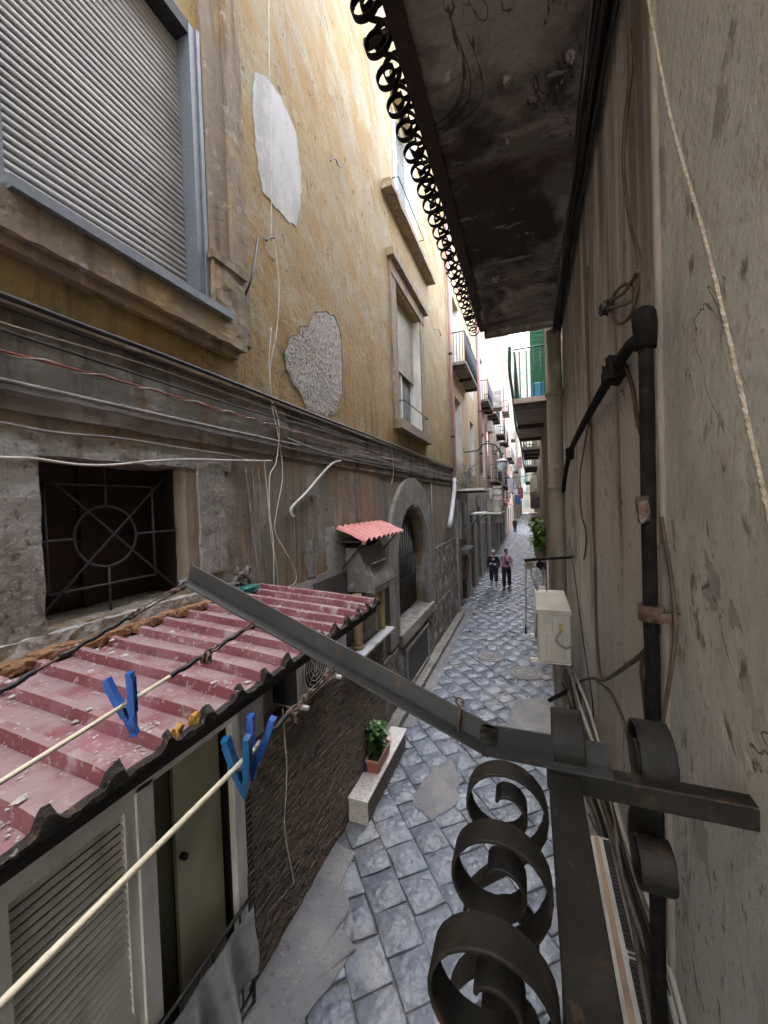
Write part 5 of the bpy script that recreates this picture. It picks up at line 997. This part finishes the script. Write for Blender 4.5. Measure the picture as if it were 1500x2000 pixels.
for i in range(20):
    z0 = 2.02 + rr.uniform(-.34, .30); pts = [(XR - .012 - rr.uniform(0, .05) - (.05 if k > 3 else 0), .9 + k * .52, z0 + rr.uniform(-.05, .05) + .01 * k - .05 * max(0, k - 4)) for k in range(9)] + [(XR - .06, 5.2, z0 + .4 + rr.uniform(0, .3)), (XR - .08, 5.35, 3.3)]
    cable('bundled_cable', 'cable in the tangled bundle running along the right wall below the balcony', pts, rr.choice((.006, .009, .012)), [CABLEG, CABLEB, CABLEK, CABLEW][i % 4], 'tangled cables along the right wall below the balcony')
# taupe downpipe
t = thing('downpipe', 'thick taupe downpipe standing on the right wall behind the cables', 'downpipe'); MB().tube([(XR - .10, 5.0, 5.75), (XR - .10, 5.0, 0)], .085, 14).build('pipe', TAUPEPIPE, t)
for z in (.8, 2.5, 3.9, 5.0): MB().tube([(XR - .10, 5.0, z), (XR - .10, 5.0, z + .06)], .10, 14).build('collar', TAUPEPIPE, t)
t = thing('downpipe', 'thinner dark pipe just beyond the taupe downpipe', 'downpipe'); MB().tube([(XR - .05, 6.6, 9), (XR - .05, 6.6, 0)], .05, 10).build('pipe', plain('dark_brown_pipe', (.08, .06, .045)), t)
MB().tube([(XR - .05, 6.6, 3.0), (XR - .05, 6.6, 3.08)], .065, 10).build('collar', RUST, t)
# rope
rope = []
pa, pb_, pc_, pd = on(1265, 0, x=.30), on(1310, 230, x=.30), on(1385, 500, x=.30), on(1500, 1000, x=.30)
pts = smooth([pa + (pa - pb_) * .8, pa, pb_, pc_, pd, pd + (pd - pc_) * 1.2], 10)
t = thing('rope', 'twisted beige rope hanging slantwise in front of the right wall', 'rope'); 
for s_ in range(3):
    q = [];
    for i in range(len(pts) - 1):
        for k in range(8): p = pts[i].lerp(pts[i + 1], k / 8); a = (i * 8 + k) * 1.0 + s_ * 2.094; q.append(p + Vector((math.cos(a) * .0014, math.sin(a) * .0014, 0)))
    MB().tube(q, .0024, 5).build('strand', ROPE, t)
# air conditioner on the right wall, its bracket and pulley arm
t = ac_unit('aged white air conditioner on a bracket on the right wall, seen from its side', .80, .45, .27, (XR - .10, 4.0, 2.38), R(180), fan=True)
MB().bevbox((.05, .401, .27), (.15, .415, .41), .004).build('valve_cover', ACW, t); MB().box((.065, .416, .29), (.10, .419, .35)).build('yellow_label', plain('warning_yellow', (.34, .29, .07)), t); MB().bevbox((.05, .401, .05), (.20, .412, .24), .004).build('service_panel', ACW, t)
MB().box((.17, .402, .34), (.22, .405, .44)).build('small_vent', plain('vent_grey', (.35, .35, .34)), t)
MB().tube(smooth([(.08, .42, .29), (.12, .45, .22), (.05, .46, .16), (-.02, .45, .2)], 6), .010, 6).build('hose', CABLEG, t)
t = thing('wall_pulley', 'black iron arm with two pulleys sticking out of the right wall', 'pulley arm'); ya = 4.32
p0, p1 = on(1024, 1094, y=ya), Vector((XR, ya, on(1112, 1088, y=ya).z)); MB().obox(p0, p1, (0, 0, 1), .03, .025).build('arm', BLACKPIPE, t)
for i, (u, mt) in enumerate(((1033, GREYP), (1055, BLACKPIPE))):
    q = on(u, 1103, y=ya); MB().tube([q + Vector((0, -.015, 0)), q + Vector((0, .015, 0))], .050 if i == 0 else .040, 14).build('pulley', mt, t); MB().tube([q, q + Vector((0, 0, .06))], .008, 6).build('hook', BLACKPIPE, t)
for i, (pts_, lb) in enumerate(((((1027, 1100), (1027, 1150), (1027, 1200), (1027, 1235)), 'straight cord hanging from the outer pulley, weighted at its end'), (((1037, 1108), (1040, 1130), (1054, 1165), (1060, 1195)), 'slack cord from the outer pulley to the air conditioner'), (((1060, 1107), (1065, 1130), (1069, 1165)), 'slack cord hanging from the inner pulley'))):
    cable('pulley_rope', lb, [on(u, v, y=ya) for u, v in pts_], .008, CABLEG, 'cords on the pulley arm', cat='cord')
q = on(1027, 1225, y=ya); tag(MB().tube([q, q + Vector((0, 0, -.07))], .010, 8).build('cord_weight', BLACKPIPE), 'small dark weight at the end of the straight pulley cord', 'weight')
q0, q1 = on(1073, 1368, y=4.6), on(1118, 1345, y=4.3); tag(MB().obox(q0, q1, (0, 0, 1), .035, .035).build('iron_stub', BLACKPIPE), 'short black iron bar end poking out over the alley below the air conditioner', 'bar')
# far balcony with green shutters
gbal = balcony('balcony with green railing and pink stone edge on the right', XR, 8.4, 13.4, 5.86, .66, GREENRL, None, -1, plain('pinkish_slab', (.42, .33, .28)))
t = thing('louvred_door', 'tall green louvred door leaf standing open on the far right balcony', 'shutter'); MB().box((.08, 9.2, 5.88), (XR - .02, 9.25, 7.9)).build('leaf', GREENSH, t)
for z in [5.98 + k * .09 for k in range(20)]: MB().box((.11, 9.19, z), (XR - .05, 9.2, z + .05)).build('slat', GREENSH, t)
tag(MB().bevbox((.10, 8.8, 5.87), (.34, 9.05, 6.25), .02).build('blue_tub', BLUEB), 'blue plastic tub on the balcony in front of the green shutter', 'tub')
for i, (y0, z, o_, lb) in enumerate(((15, 5.7, .6, 'second balcony along the right wall, underside visible'), (20.5, 5.5, .6, 'third balcony along the right wall'), (32, 5.2, .7, 'fourth balcony on the right, small in the distance'))):
    balcony(lb, XR, y0, y0 + 3, z, o_, GREENRL if i == 0 else DARKG, 'balconies on the right side of the alley', -1)
t = thing('flower_box', 'rough plaster flower box with green net on the middle distance left balcony', 'flower box'); MB().rbox((XL + .35, 24.2, 9.35), (XL + .95, 25.3, 10.35), .12, .05, 4).build('box', RUBBLE, t)
cable('green_cable', 'green net rolled up and strung along the right balconies', [(-.30, 8.3, 6.9), (-.33, 8.6, 6.5), (-.30, 9.5, 6.1), (-.32, 12, 5.9), (-.25, 15, 5.8), (-.25, 20, 5.6), (-.2, 27, 5.4)], .035, GREENRL, None)
# hanging plant and bits down the right side
plant('hanging_plant', 'bright green bushy plant on the right wall in the distance', 'plant', (.22, 11.6, 2.35), 520, .85, (.24, .45), .19, LEAFB, 16, 9)
t = thing('plant_pot', 'grey pot on the right wall holding the bright green plant', 'pot'); MB().tube([(.24, 11.6, 2.10), (.24, 11.6, 2.42)], [.12, .17], 12).build('pot', GREYP, t); MB().tube([(.24, 11.6, 2.42), (.24, 11.6, 2.45)], .185, 12).build('rim', GREYP, t)
ac_unit('small white air conditioner far along the right wall', .8, .55, .3, (XR - .05, 20.5, 4.2), R(180)); ac_unit('white air conditioner above the pink ledge far along the right wall', .8, .55, .3, (XR - .02, 26.5, 4.6), R(180))
t = thing('meter_box', 'small white box on the right wall below the green plant', 'box'); MB().bevbox((XR - .22, 11.4, 1.15), (XR - .02, 11.75, 1.35), .01).build('casing', PVCW, t); MB().box((XR - .225, 11.5, 1.2), (XR - .22, 11.65, 1.3)).build('cover', plain('cover_grey', (.3, .3, .3)), t)
tag(MB().bevbox((XR - .2, 12.0, 1.75), (XR - .02, 12.3, 1.98), .01).build('black_box', ACBLK), 'small black box on the right wall just below the green plant', 'box')
tag(MB().box((XR - .42, 24, 2.9), (XR, 26, 2.98)).build('pink_ledge', plain('pink_ledge_paint', (.52, .34, .34))), 'pinkish ledge on the right wall in the distance', 'ledge')
rr = random.Random(14)
for i, (y, z, s_, c_) in enumerate(((17, 3.4, .5, (.10, .09, .08)), (21, 2.2, .7, (.16, .13, .10)), (24, 4.0, .6, (.30, .27, .24)), (30, 3.4, .8, (.12, .11, .10)), (35, 4.2, .8, (.50, .48, .44)), (42, 3.0, .9, (.30, .26, .22)))):
    t = thing('shop_sign', ['nearest dark', 'brown', 'grey', 'black', 'whitish', 'farthest tan'][i] + ' box sign sticking out of the right wall', 'sign', group='box signs on the right wall'); MB().bevbox((XR - .38, y, z), (XR - .02, y + .12, z + s_), .01).build('panel', plain('sign_%d' % i, c_), t); MB().tube([(XR, y + .06, z + s_ + .05), (XR - .4, y + .06, z + s_ + .05)], .015, 5).build('bracket', CABLEK, t)

# white panel unit below the railing
t = thing('window_unit', 'white and tan plastic casing with black slotted strip, below the balcony railing', 'appliance')
ux0, ux1, uy0, uy1, uz = .255, .375, 1.2, 2.35, 1.95
MB().bevbox((ux0, uy0, uz - .40), (ux1, uy1, uz), .02).build('casing', PVCW, t); MB().bevbox((ux0 + .022, uy0 + .02, uz), (ux0 + .045, uy1 - .03, uz + .006), .002).build('tan_stripe', plain('tan_plastic', (.48, .33, .22)), t)
for a, b in ((uy0 + .03, 1.72), (1.77, uy1 - .04)):
    MB().box((ux0 + .065, a, uz + .001), (ux0 + .095, b, uz + .006)).build('slot_strip', ACBLK, t)
m = MB()
for k in range(46): y = uy0 + .05 + k * .0205; m.box((ux0 + .067, y, uz + .006), (ux0 + .093, y + .007, uz + .009))
o = m.build('slot_ribs', plain('strip_rib', (.06, .06, .06)), t); o['kind'] = 'stuff'

# ================================================================ OUR BALCONY RAILING
ZR = 3.20
rg_ = thing('balcony_railing', 'dark forged iron balcony railing with scrolls in the foreground', 'railing')
MB().bevbox((.022, -2.2, ZR - .012), (.085, .903, ZR), .002).build('top_rail', IRON, rg_)
MB().bevbox((.030, -2.2, ZR - .05), (.078, .90, ZR - .013), .002).build('top_rail_core', IRON, rg_)
MB().bevbox((.020, .908, ZR - .042), (XR - .002, .948, ZR + .006), .003).build('end_rail', IRON, rg_)
MB().bevbox((.04, .91, 2.25), (.075, .945, ZR - .069), .003).build('corner_post', IRON, rg_)
MB().bevbox((.03, -2.2, 2.30), (.085, .87, 2.33), .003).build('bottom_rail', IRON, rg_); MB().bevbox((.085, .88, 2.30), (XR, .915, 2.33), .003).build('bottom_rail', IRON, rg_)
pts_ = s_scroll(0, 0, r0=.020, r1=.078, gap=.235)
m = MB(); m.strap([(x, 0, z) for x, z in pts_], (0, .022, 0), .006); scm = m.mesh('scroll', IRON)
for i in range(12): link_copy(scm, 'scroll', rg_, (-.064, .745 - i * .148, ZR + .025), (0, 0, R(random.uniform(-2, 2))))
m = MB(); m.strap([(0, x, z) for x, z in s_scroll(0, 0, r0=.02, r1=.075, gap=.235)], (.033, 0, 0), .006); sce = m.mesh('scroll', IRON)
for xx in (.068, .238): link_copy(sce, 'scroll', rg_, (xx, 1.005, ZR + .02), (0, 0, math.pi))
bal = MB(); bal.box((-.0075, -.0075, 2.33), (.0075, .0075, ZR - .05)); balm = bal.mesh('baluster', IRON)
for i in range(14): link_copy(balm, 'baluster', rg_, (.057, .72 - i * .148, 0))
bf = thing('near_balcony_floor', 'floor slab of the balcony behind the foreground railing', 'balcony'); MB().box((.0, -2.5, 2.05), (XR - .013, .95, 2.20)).build('slab', GREYP, bf); MB().box((-.02, -2.5, 2.10), (0, .95, 2.18)).build('edge', RUST, bf)

# angle iron clothesline bracket
ab = thing('clothesline_bracket', 'long grey angle iron on the balcony end rail, reaching out over the alley', 'bracket')
A = on(1190, 1512, y=.90); B = on(955, 1480, y=.93); Cc = on(362, 1118, y=.93)
A = Vector((.150, .93, ZR + .034)); B = Vector((B.x, .93, ZR + .034)); up = Vector((0, 0, 1))
def ang(p, q, nm):
    m = MB(); m.obox(p, q, up, .005, .046, off=(-.0205, .0)); m.obox(p, q, up, .046, .005, off=(0, -.0255)); return m.build(nm, GALV, ab)
def ang2(p, q, nm):
    t = (q - p).normalized(); m = MB(); n = Vector((0, 1, 0)); u_ = n.cross(t); u_ = u_ if u_.z > 0 else -u_
    def bx(o_, wn, hu):
        k = len(m.v)
        for P in (p, q):
            for a_, b_ in ((-1, -1), (1, -1), (1, 1), (-1, 1)): m.v.append(tuple(P + n * (o_[0] + a_ * wn / 2) + u_ * (o_[1] + b_ * hu / 2)))
        for f_ in ((3, 2, 1, 0), (4, 5, 6, 7), (0, 1, 5, 4), (1, 2, 6, 5), (2, 3, 7, 6), (3, 0, 4, 7)): m.face(tuple(k + i for i in f_))
    bx((.020, 0), .005, .048); bx((-.0, -.0265), .045, .005); return m.build(nm, GALV, ab)
ang2(B - (Cc - B).normalized() * .012, Cc, 'arm'); ang2(A, B + (B - A).normalized() * .014, 'foot')
m = MB(); m.rbox(tuple(B + Vector((-.02, .012, -.03))), tuple(B + Vector((.02, .026, .02))), .008, .006, 40); m.build('weld', IRON, ab)
# eye bolt
t = thing('eye_bolt', 'rusty eye bolt standing on the angle iron bracket', 'eye bolt'); e0 = B.lerp(Cc, .075) + Vector((0, 0, -.02)); MB().tube([e0, e0 + Vector((.004, 0, .062))], .004, 8).build('shank', RUSTCH, t)
MB().tube([e0 + Vector((.004 + .009 * math.cos(a * math.pi / 8), .0, .072 + .009 * math.sin(a * math.pi / 8))) for a in range(16)], .0028, 6, True).build('eye', RUSTCH, t)
# three lines with their fittings
def link_ring(parent, c, d, rl, rw, r, nrm, name='link'):
    d = d.normalized(); n = Vector(nrm); n = (n - d * n.dot(d)).normalized(); MB().tube([c + d * rl * math.cos(a * math.pi / 8) + n * rw * math.sin(a * math.pi / 8) for a in range(16)], r, 6, True).build(name, RUSTCH, parent)
def tline(S0, E0, labels, seg, turn):
    """S0 on the bracket, E0 at the picture's left edge; the line runs on to the other end of the balcony"""
    D = (E0 - S0); U = D.normalized(); Ln = D.length; far_ = S0 + U * (Ln * 4.2) + Vector((0, 0, .0))
    t = thing('line_fitting', labels[0], 'chain', group='rusty fittings on the clothesline bracket'); up_ = (0, 0, 1)
    c = S0.copy(); link_ring(t, c, U, .014, .010, .0035, up_); link_ring(t, c + U * .022, U, .014, .008, .003, (1, 0, 0)); 
    pos = .038
    for kind, l_ in seg:
        a, b = S0 + U * pos, S0 + U * (pos + l_)
        if kind == 'buckle':
            n = Vector((0, 0, 1)); 
            for s_ in (-1, 1): MB().tube([a + n * .006 * s_, b + n * .006 * s_], .0024, 5).build('turnbuckle_rod', RUSTCH, t)
            for q in (a, b): MB().tube([q - U * .006, q + U * .006], .009, 8).build('turnbuckle_end', RUSTCH, t)
        elif kind == 'tape':
            mm = max(6, int(l_ / .008)); MB().tube([a.lerp(b, i / mm) + Vector((0, 0, .002 * math.sin(i))) for i in range(mm + 1)], [.0055 + .003 * abs(noise.noise(Vector((i * .6, pos * 9, 1)))) for i in range(mm + 1)], 7).build('tape_wrap', CABLEK, t)
        elif kind == 'chain':
            k = max(1, int(l_ / .018))
            for i in range(k): link_ring(t, a + U * (.010 + i * .018), U, .013, .008, .003, (0, 0, 1) if i % 2 else (1, 0, 0))
        elif kind == 'rod': MB().tube([a, b], .0035, 6).build('rod', RUSTCH, t)
        elif kind == 'wing':
            for s_ in (-1, 1): m = MB(); q = a + Vector((s_ * .008, 0, -.012)); m.rbox(tuple(q - Vector((.005, .006, .012))), tuple(q + Vector((.005, .006, .010))), .004, .004, 60); m.build('clamp_nut', RUSTCH, t)
        pos += l_
    ln = tag(MB().tube([S0 + U * (pos - .004), S0 + U * Ln, far_], .0046, 8).build('clothesline', CREAM), labels[1], 'clothesline', 'cream clotheslines'); return U, pos
def onbar(u):   # point under the bracket nearest to a photo column
    best = min((abs((lambda q: 750 + F * (q - CAM).dot(RX) / (q - CAM).dot(FW))(B.lerp(Cc, k / 400)) - u), k) for k in range(401))[1]; return B.lerp(Cc, best / 400) + Vector((0, -.02, -.035))
s1_ = onbar(366); s2_ = onbar(500); s3_ = onbar(655)
e1 = on(0, 1352, x=s1_.x); e2 = on(0, 1528, x=s2_.x); e3 = on(0, 1962, x=s3_.x)
tline(s1_, e1, ('rusty turnbuckle and chain at the outer tip of the bracket', 'clothesline from the tip of the bracket, mostly wrapped in black tape'), (('buckle', .11), ('chain', .04), ('tape', .17), ('rod', .05), ('tape', .16)), 1)
U2, p2 = tline(s2_, e2, ('black taped fitting with clamp in the middle of the bracket', 'middle cream clothesline with a single blue peg'), (('tape', .10), ('chain', .036), ('wing', .02), ('tape', .085)), 1)
U3, p3 = tline(s3_, e3, ('rusty turnbuckle and ring nearest to the balcony on the bracket', 'lower cream clothesline with the pair of blue pegs, nearest to the balcony'), (('buckle', .10), ('rod', .03), ('chain', .02), ('wing', .015), ('tape', .11)), 1)
def peg(label, c, rotz, tilt, mat, ln=.105, spread=.17, lean=0.0):
    t = thing('clothes_peg', label, 'clothes peg', c, rotz, 'blue clothes pegs on the lines'); t.rotation_euler = (lean, tilt, rotz)
    for s_ in (-1, 1):
        m = MB(); P = [(-.0035, ln * .50), (.0045, ln * .50), (.0055, ln * .1), (.0042, -.008), (.0052, -ln * .30), (.0030, -ln * .5), (-.0015, -ln * .5), (-.0030, -ln * .3), (-.0012, -.016), (-.0035, -.004), (-.0022, ln * .12)]
        m.poly([(x * 1.25, -.009, z) for x, z in P], (0, .018, 0))
        for e_ in (-.009, .0075): m.box((.0052, e_, -.02), (.0085, e_ + .0015, ln * .42))
        for k in range(4): m.box((.0054, -.0075, ln * .34 + k * .006), (.0075, .0075, ln * .34 + k * .006 + .003))
        o = m.build('leg', mat, t); o.rotation_euler = (0, spread, 0); o.location = (.0085 * s_, 0, 0)
        if s_ < 0: o.rotation_euler = (0, -spread, 0); o.scale = (-1, 1, 1)
    m = MB(); m.tube([(math.cos(a) * .0045, -.0105 + a * .00055, math.sin(a) * .0045 + .004) for a in [k * .6 for k in range(64)]], .0009, 4); m.build('spring', WIRE, t)
pg = s2_ + U2 * ((e2 - s2_).length * 1.0); 
def online(S0, E0, u):
    f_ = lambda q: 750 + F * (q - CAM).dot(RX) / (q - CAM).dot(FW)
    k = min(range(401), key=lambda k: abs(f_(S0.lerp(E0, k / 400)) - u)); return S0.lerp(E0, k / 400)
peg('single blue peg on the middle clothesline above the red roof', online(s2_, e2, 247) + Vector((0, 0, -.004)), R(30), R(-12), BLUE, .128, .20)
peg('teal blue peg, the left one of the pair on the lower clothesline', online(s3_, e3, 470) + Vector((0, 0, -.008)), R(20), R(-3), BLUE2, .12, .17, R(8))
peg('bright blue peg, the right one of the pair on the lower clothesline', online(s3_, e3, 502) + Vector((0, 0, -.002)), R(20), R(10), BLUE, .12, .2, R(-4))

# ================================================================ PEOPLE
def skin_obj(name, verts, edges, radii, mat, parent, sub=1):
    me = bpy.data.meshes.new(name); me.from_pydata(verts, edges, []); me.materials.append(mat); o = bpy.data.objects.new(name, me); COL.objects.link(o); o.parent = parent
    md = o.modifiers.new('skin', 'SKIN'); 
    for i, r in enumerate(radii): me.skin_vertices[0].data[i].radius = (r if isinstance(r, tuple) else (r, r))
    me.skin_vertices[0].data[0].use_root = True; s2 = o.modifiers.new('sub', 'SUBSURF'); s2.levels = sub; s2.render_levels = sub
    return o
def skinned(name, verts, edges, radii, mat, parent):
    me = bpy.data.meshes.new(name); me.from_pydata([Vector(v) for v in verts], edges, [])
    o = bpy.data.objects.new(name, me); COL.objects.link(o); bpy.context.view_layer.objects.active = o
    o.modifiers.new('skin', 'SKIN')
    if not me.skin_vertices: 
        with bpy.context.temp_override(object=o, active_object=o): bpy.ops.mesh.customdata_skin_add()
    for i, r in enumerate(radii): me.skin_vertices[0].data[i].radius = (r if isinstance(r, tuple) else (r, r))
    me.skin_vertices[0].data[0].use_root = True
    s2 = o.modifiers.new('sub', 'SUBSURF'); s2.levels = 2; s2.render_levels = 2
    dg = bpy.context.evaluated_depsgraph_get(); ev = bpy.data.meshes.new_from_object(o.evaluated_get(dg)); o.modifiers.clear(); o.data = ev; ev.materials.clear(); ev.materials.append(mat)
    ev.polygons.foreach_set('use_smooth', [True] * len(ev.polygons)); o.parent = parent; return o
def person(label, loc, rz, hgt, top, legs, hat, step=1, capri=False, bag=None, hair=None, sleeves='long', straps=None, shoe=(.5, .48, .45), group=None):
    t = thing('person', label, 'person', loc, rz, group); s_ = hgt / 1.68; V = lambda x, y, z: (x * s_, y * s_, z * s_)   # faces local -Y
    f1, f2 = (-.16 * step, .14 * step)
    body = [V(0, 0, .95), V(0, 0, 1.12), V(0, 0, 1.32), V(0, 0, 1.42), V(0, -.01, 1.50), V(.09, 0, .90), V(.10, f1 * .5, .50), V(.10, f1, .09), V(-.09, 0, .90), V(-.10, f2 * .3, .50), V(-.10, f2, .09), V(.17, 0, 1.38), V(.22, .02, 1.10), V(.21, -.06, .88), V(-.17, 0, 1.38), V(-.22, -.01, 1.10), V(-.21, -.08, .88), V(.10, f1 - .10, .03), V(-.10, f2 - .10, .03)]
    edg = [(0, 1), (1, 2), (2, 3), (3, 4), (0, 5), (5, 6), (6, 7), (0, 8), (8, 9), (9, 10), (3, 11), (11, 12), (12, 13), (3, 14), (14, 15), (15, 16), (7, 17), (10, 18)]
    rad = [.12, .11, .13, .09, .05, .085, .055, .04, .085, .055, .04, .05, .04, .03, .05, .04, .03, .03, .03]
    skinned('body', body, edg, [r * s_ for r in rad], SKINM, t)
    skinned('shirt', [V(0, 0, 1.12), V(0, 0, 1.0), V(0, 0, .90), V(0, 0, 1.32), V(0, 0, 1.41), V(.17, 0, 1.37), V(.225, .02, 1.10), V(.215, -.05, .93) if sleeves == 'long' else V(.225, .01, 1.14), V(-.17, 0, 1.37), V(-.225, -.01, 1.10), V(-.215, -.07, .93) if sleeves == 'long' else V(-.225, -.01, 1.14)],
            [(0, 1), (1, 2), (0, 3), (3, 4), (4, 5), (5, 6), (6, 7), (4, 8), (8, 9), (9, 10)], [(.16 * s_, .13 * s_), (.165 * s_, .135 * s_), (.17 * s_, .14 * s_), (.17 * s_, .14 * s_), (.10 * s_, .09 * s_)] + [.072 * s_, .062 * s_, .05 * s_] * 2, top, t)
    zl = .34 if capri else .10
    skinned('trousers', [V(0, 0, .93), V(.085, 0, .86), V(.10, f1 * .5, .50), V(.10, f1 * (.75 if capri else .95), zl), V(-.085, 0, .86), V(-.10, f2 * .3, .50), V(-.10, f2 * (.7 if capri else .95), zl)], [(0, 1), (1, 2), (2, 3), (0, 4), (4, 5), (5, 6)], [.145 * s_, .115 * s_, .09 * s_, .085 * s_, .115 * s_, .09 * s_, .085 * s_], legs, t)
    hd_ = MB(); c = Vector(V(0, -.015, 1.585)); n, k = 12, 14
    for i in range(n + 1):
        th = math.pi * i / n
        for j in range(k):
            a = 2 * math.pi * j / k; x, y, z = math.sin(th) * math.cos(a) * .074, math.sin(th) * math.sin(a) * .092, math.cos(th) * .112
            if z < -.04: x *= .86; y = y * .88 - .008
            hd_.v.append(tuple(c + Vector((x, y, z)) * s_))
    for i in range(n):
        for j in range(k): hd_.face((i * k + j, (i + 1) * k + j, (i + 1) * k + (j + 1) % k, i * k + (j + 1) % k), True)
    ho = hd_.build('head', SKINM, t)
    MB().poly([tuple(c + Vector(q) * s_) for q in ((-.012, -.088, -.02), (.012, -.088, -.02), (0, -.088, .03))], (0, -.018 * s_, 0)).build('nose', SKINM, ho)
    MB().box(tuple(c + Vector((-.025, -.088, -.052)) * s_), tuple(c + Vector((.025, -.083, -.043)) * s_)).build('mouth', plain('lips', (.30, .10, .09)), ho)
    MB().box(tuple(c + Vector((-.058, -.094, .005)) * s_), tuple(c + Vector((.058, -.082, .030)) * s_)).build('sunglasses', ACBLK, ho)
    for q in (-1, 1): MB().rbox(tuple(c + Vector((q * .076 - .006, -.012, -.02)) * s_), tuple(c + Vector((q * .076 + .006, .012, .03)) * s_), .02, .002, 9).build('ear', SKINM, ho)
    hr = MB(); 
    for i in range(6):
        for j in range(k):
            th = math.pi * i / 9; a = 2 * math.pi * j / k; hr.v.append(tuple(c + Vector((math.sin(th) * math.cos(a) * .083, max(-.082, math.sin(th) * math.sin(a) * .10 + .008), math.cos(th) * .121 - .004)) * s_))
    for i in range(5):
        for j in range(k):
            if not (i >= 2 and 8 <= j <= 12): hr.face((i * k + j, (i + 1) * k + j, (i + 1) * k + (j + 1) % k, i * k + (j + 1) % k), True)
    hr.build('hair', hair or plain('dark_hair', (.03, .02, .015)), ho)
    if hat:
        m = MB(); m.tube([c + Vector((0, .005, .045)) * s_, c + Vector((0, .005, .125)) * s_, c + Vector((0, .005, .138)) * s_], [.094 * s_, .082 * s_, .03 * s_], 16); m.build('cap', hat, t); MB().obox(tuple(c + Vector((0, -.09, .058)) * s_), tuple(c + Vector((0, -.15, .045)) * s_), (0, 0, 1), .12 * s_, .010 * s_).build('cap_peak', hat, t)
    for q, (hx, hy) in ((1, (.21, -.06)), (-1, (-.21, -.08))):
        m = MB(); p = Vector(V(hx, hy, .86)); m.rbox(tuple(p + Vector((-.013, -.035, -.075)) * s_), tuple(p + Vector((.013, .035, .02)) * s_), .02, .002, 9)
        for k2 in range(4): m.tube([p + Vector((0, -.027 + k2 * .018, -.07)) * s_, p + Vector((-.006 * q, -.027 + k2 * .018, -.115 - (.012 if k2 in (1, 2) else 0))) * s_, p + Vector((-.022 * q, -.026 + k2 * .017, -.15 - (.010 if k2 in (1, 2) else 0))) * s_], [.009 * s_, .008 * s_, .006 * s_], 6)
        m.tube([p + Vector((0, -.035, -.02)) * s_, p + Vector((-.008 * q, -.058, -.05)) * s_, p + Vector((-.014 * q, -.06, -.085)) * s_], [.011 * s_, .009 * s_, .007 * s_], 6); m.build('hand', SKINM, t)
    for q, (fx, fy) in ((1, (.10, f1)), (-1, (-.10, f2))):
        m = MB(); m.rbox(V(fx - .045, fy - .19, -.0), V(fx + .045, fy + .07, .075), .03, .004, 7); m.build('shoe', plain('shoe_%.2f' % shoe[0], shoe), t)
    if bag: m = MB(); p = Vector(V(.05 if bag == 'l' else -.02, -.16, 1.12)); m.rbox(tuple(p - Vector((.065, .03, .07)) * s_), tuple(p + Vector((.065, .03, .07)) * s_), .02, .006, 9); m.build('chest_bag', ACBLK, t); MB().tube([V(-.14, .02, 1.43), V(-.06, -.15, 1.30), V(.04, -.165, 1.18)], .010, 5).build('bag_strap', ACBLK, t)
    if straps:
        for q in (-1, 1): MB().tube(smooth([V(.09 * q, .10, 1.36), V(.095 * q, .02, 1.455), V(.09 * q, -.125, 1.36), V(.10 * q, -.15, 1.15), V(.14 * q, -.06, .98)], 4), .018, 5).build('rucksack_strap', straps, t)
        MB().rbox(V(-.14, .12, 1.0), V(.14, .24, 1.42), .06, .01, 6).build('rucksack', plain('grey_rucksack', (.16, .15, .17)), t)
    return t
p = on(965, 1151, z=0); NAVY = plain('navy_cloth', (.022, .028, .055), .85)
a_ = person('woman in dark navy clothes and a white cap walking on the left of the couple', (p.x, p.y + .05, 0), R(4), 1.66, NAVY, NAVY, plain('white_cap', (.72, .70, .62), .8), 1, True, None, None, 'long')
MB().poly([(-.045, -.150, 1.36), (.045, -.150, 1.36), (0, -.168, 1.22)], (0, .02, 0)).build('white_neckline', plain('white_top', (.68, .66, .62)), a_)
for q in ((-.10, -.20, 1.13), (.05, -.21, 1.10)): MB().rbox((q[0] - .045, q[1] - .02, q[2] - .03), (q[0] + .045, q[1] + .02, q[2] + .03), .02, .01, 12).build('white_paper', plain('white_top', (.68, .66, .62)), a_)
p = on(990, 1150, z=0)
person('man in pink shirt and black trousers walking on the right of the couple', (p.x, p.y + .05, 0), R(-2), 1.68, plain('pink_shirt', (.42, .20, .29), .85), plain('black_trousers', (.018, .016, .02), .85), plain('dark_cap', (.05, .05, .045), .8), -1, False, 'l', None, 'short', plain('pale_pink_strap', (.62, .47, .56)), (.08, .07, .07))
p = on(1018, 1008, z=0)
person('distant figure in black standing by the left wall at the bright end of the alley', (XL + .75, 46, 0), R(180), 1.72, plain('black_coat', (.015, .015, .018)), plain('black_coat', (.015, .015, .018)), None, 1, False, None, None, 'long')
person('person in a rust red top standing inside the dark doorway on the left', (XL - .12, 14.75, 0), R(60), 1.55, plain('rust_top', (.30, .09, .05)), plain('dark_skirt', (.03, .03, .035)), None, .2, False, None, None, 'short')
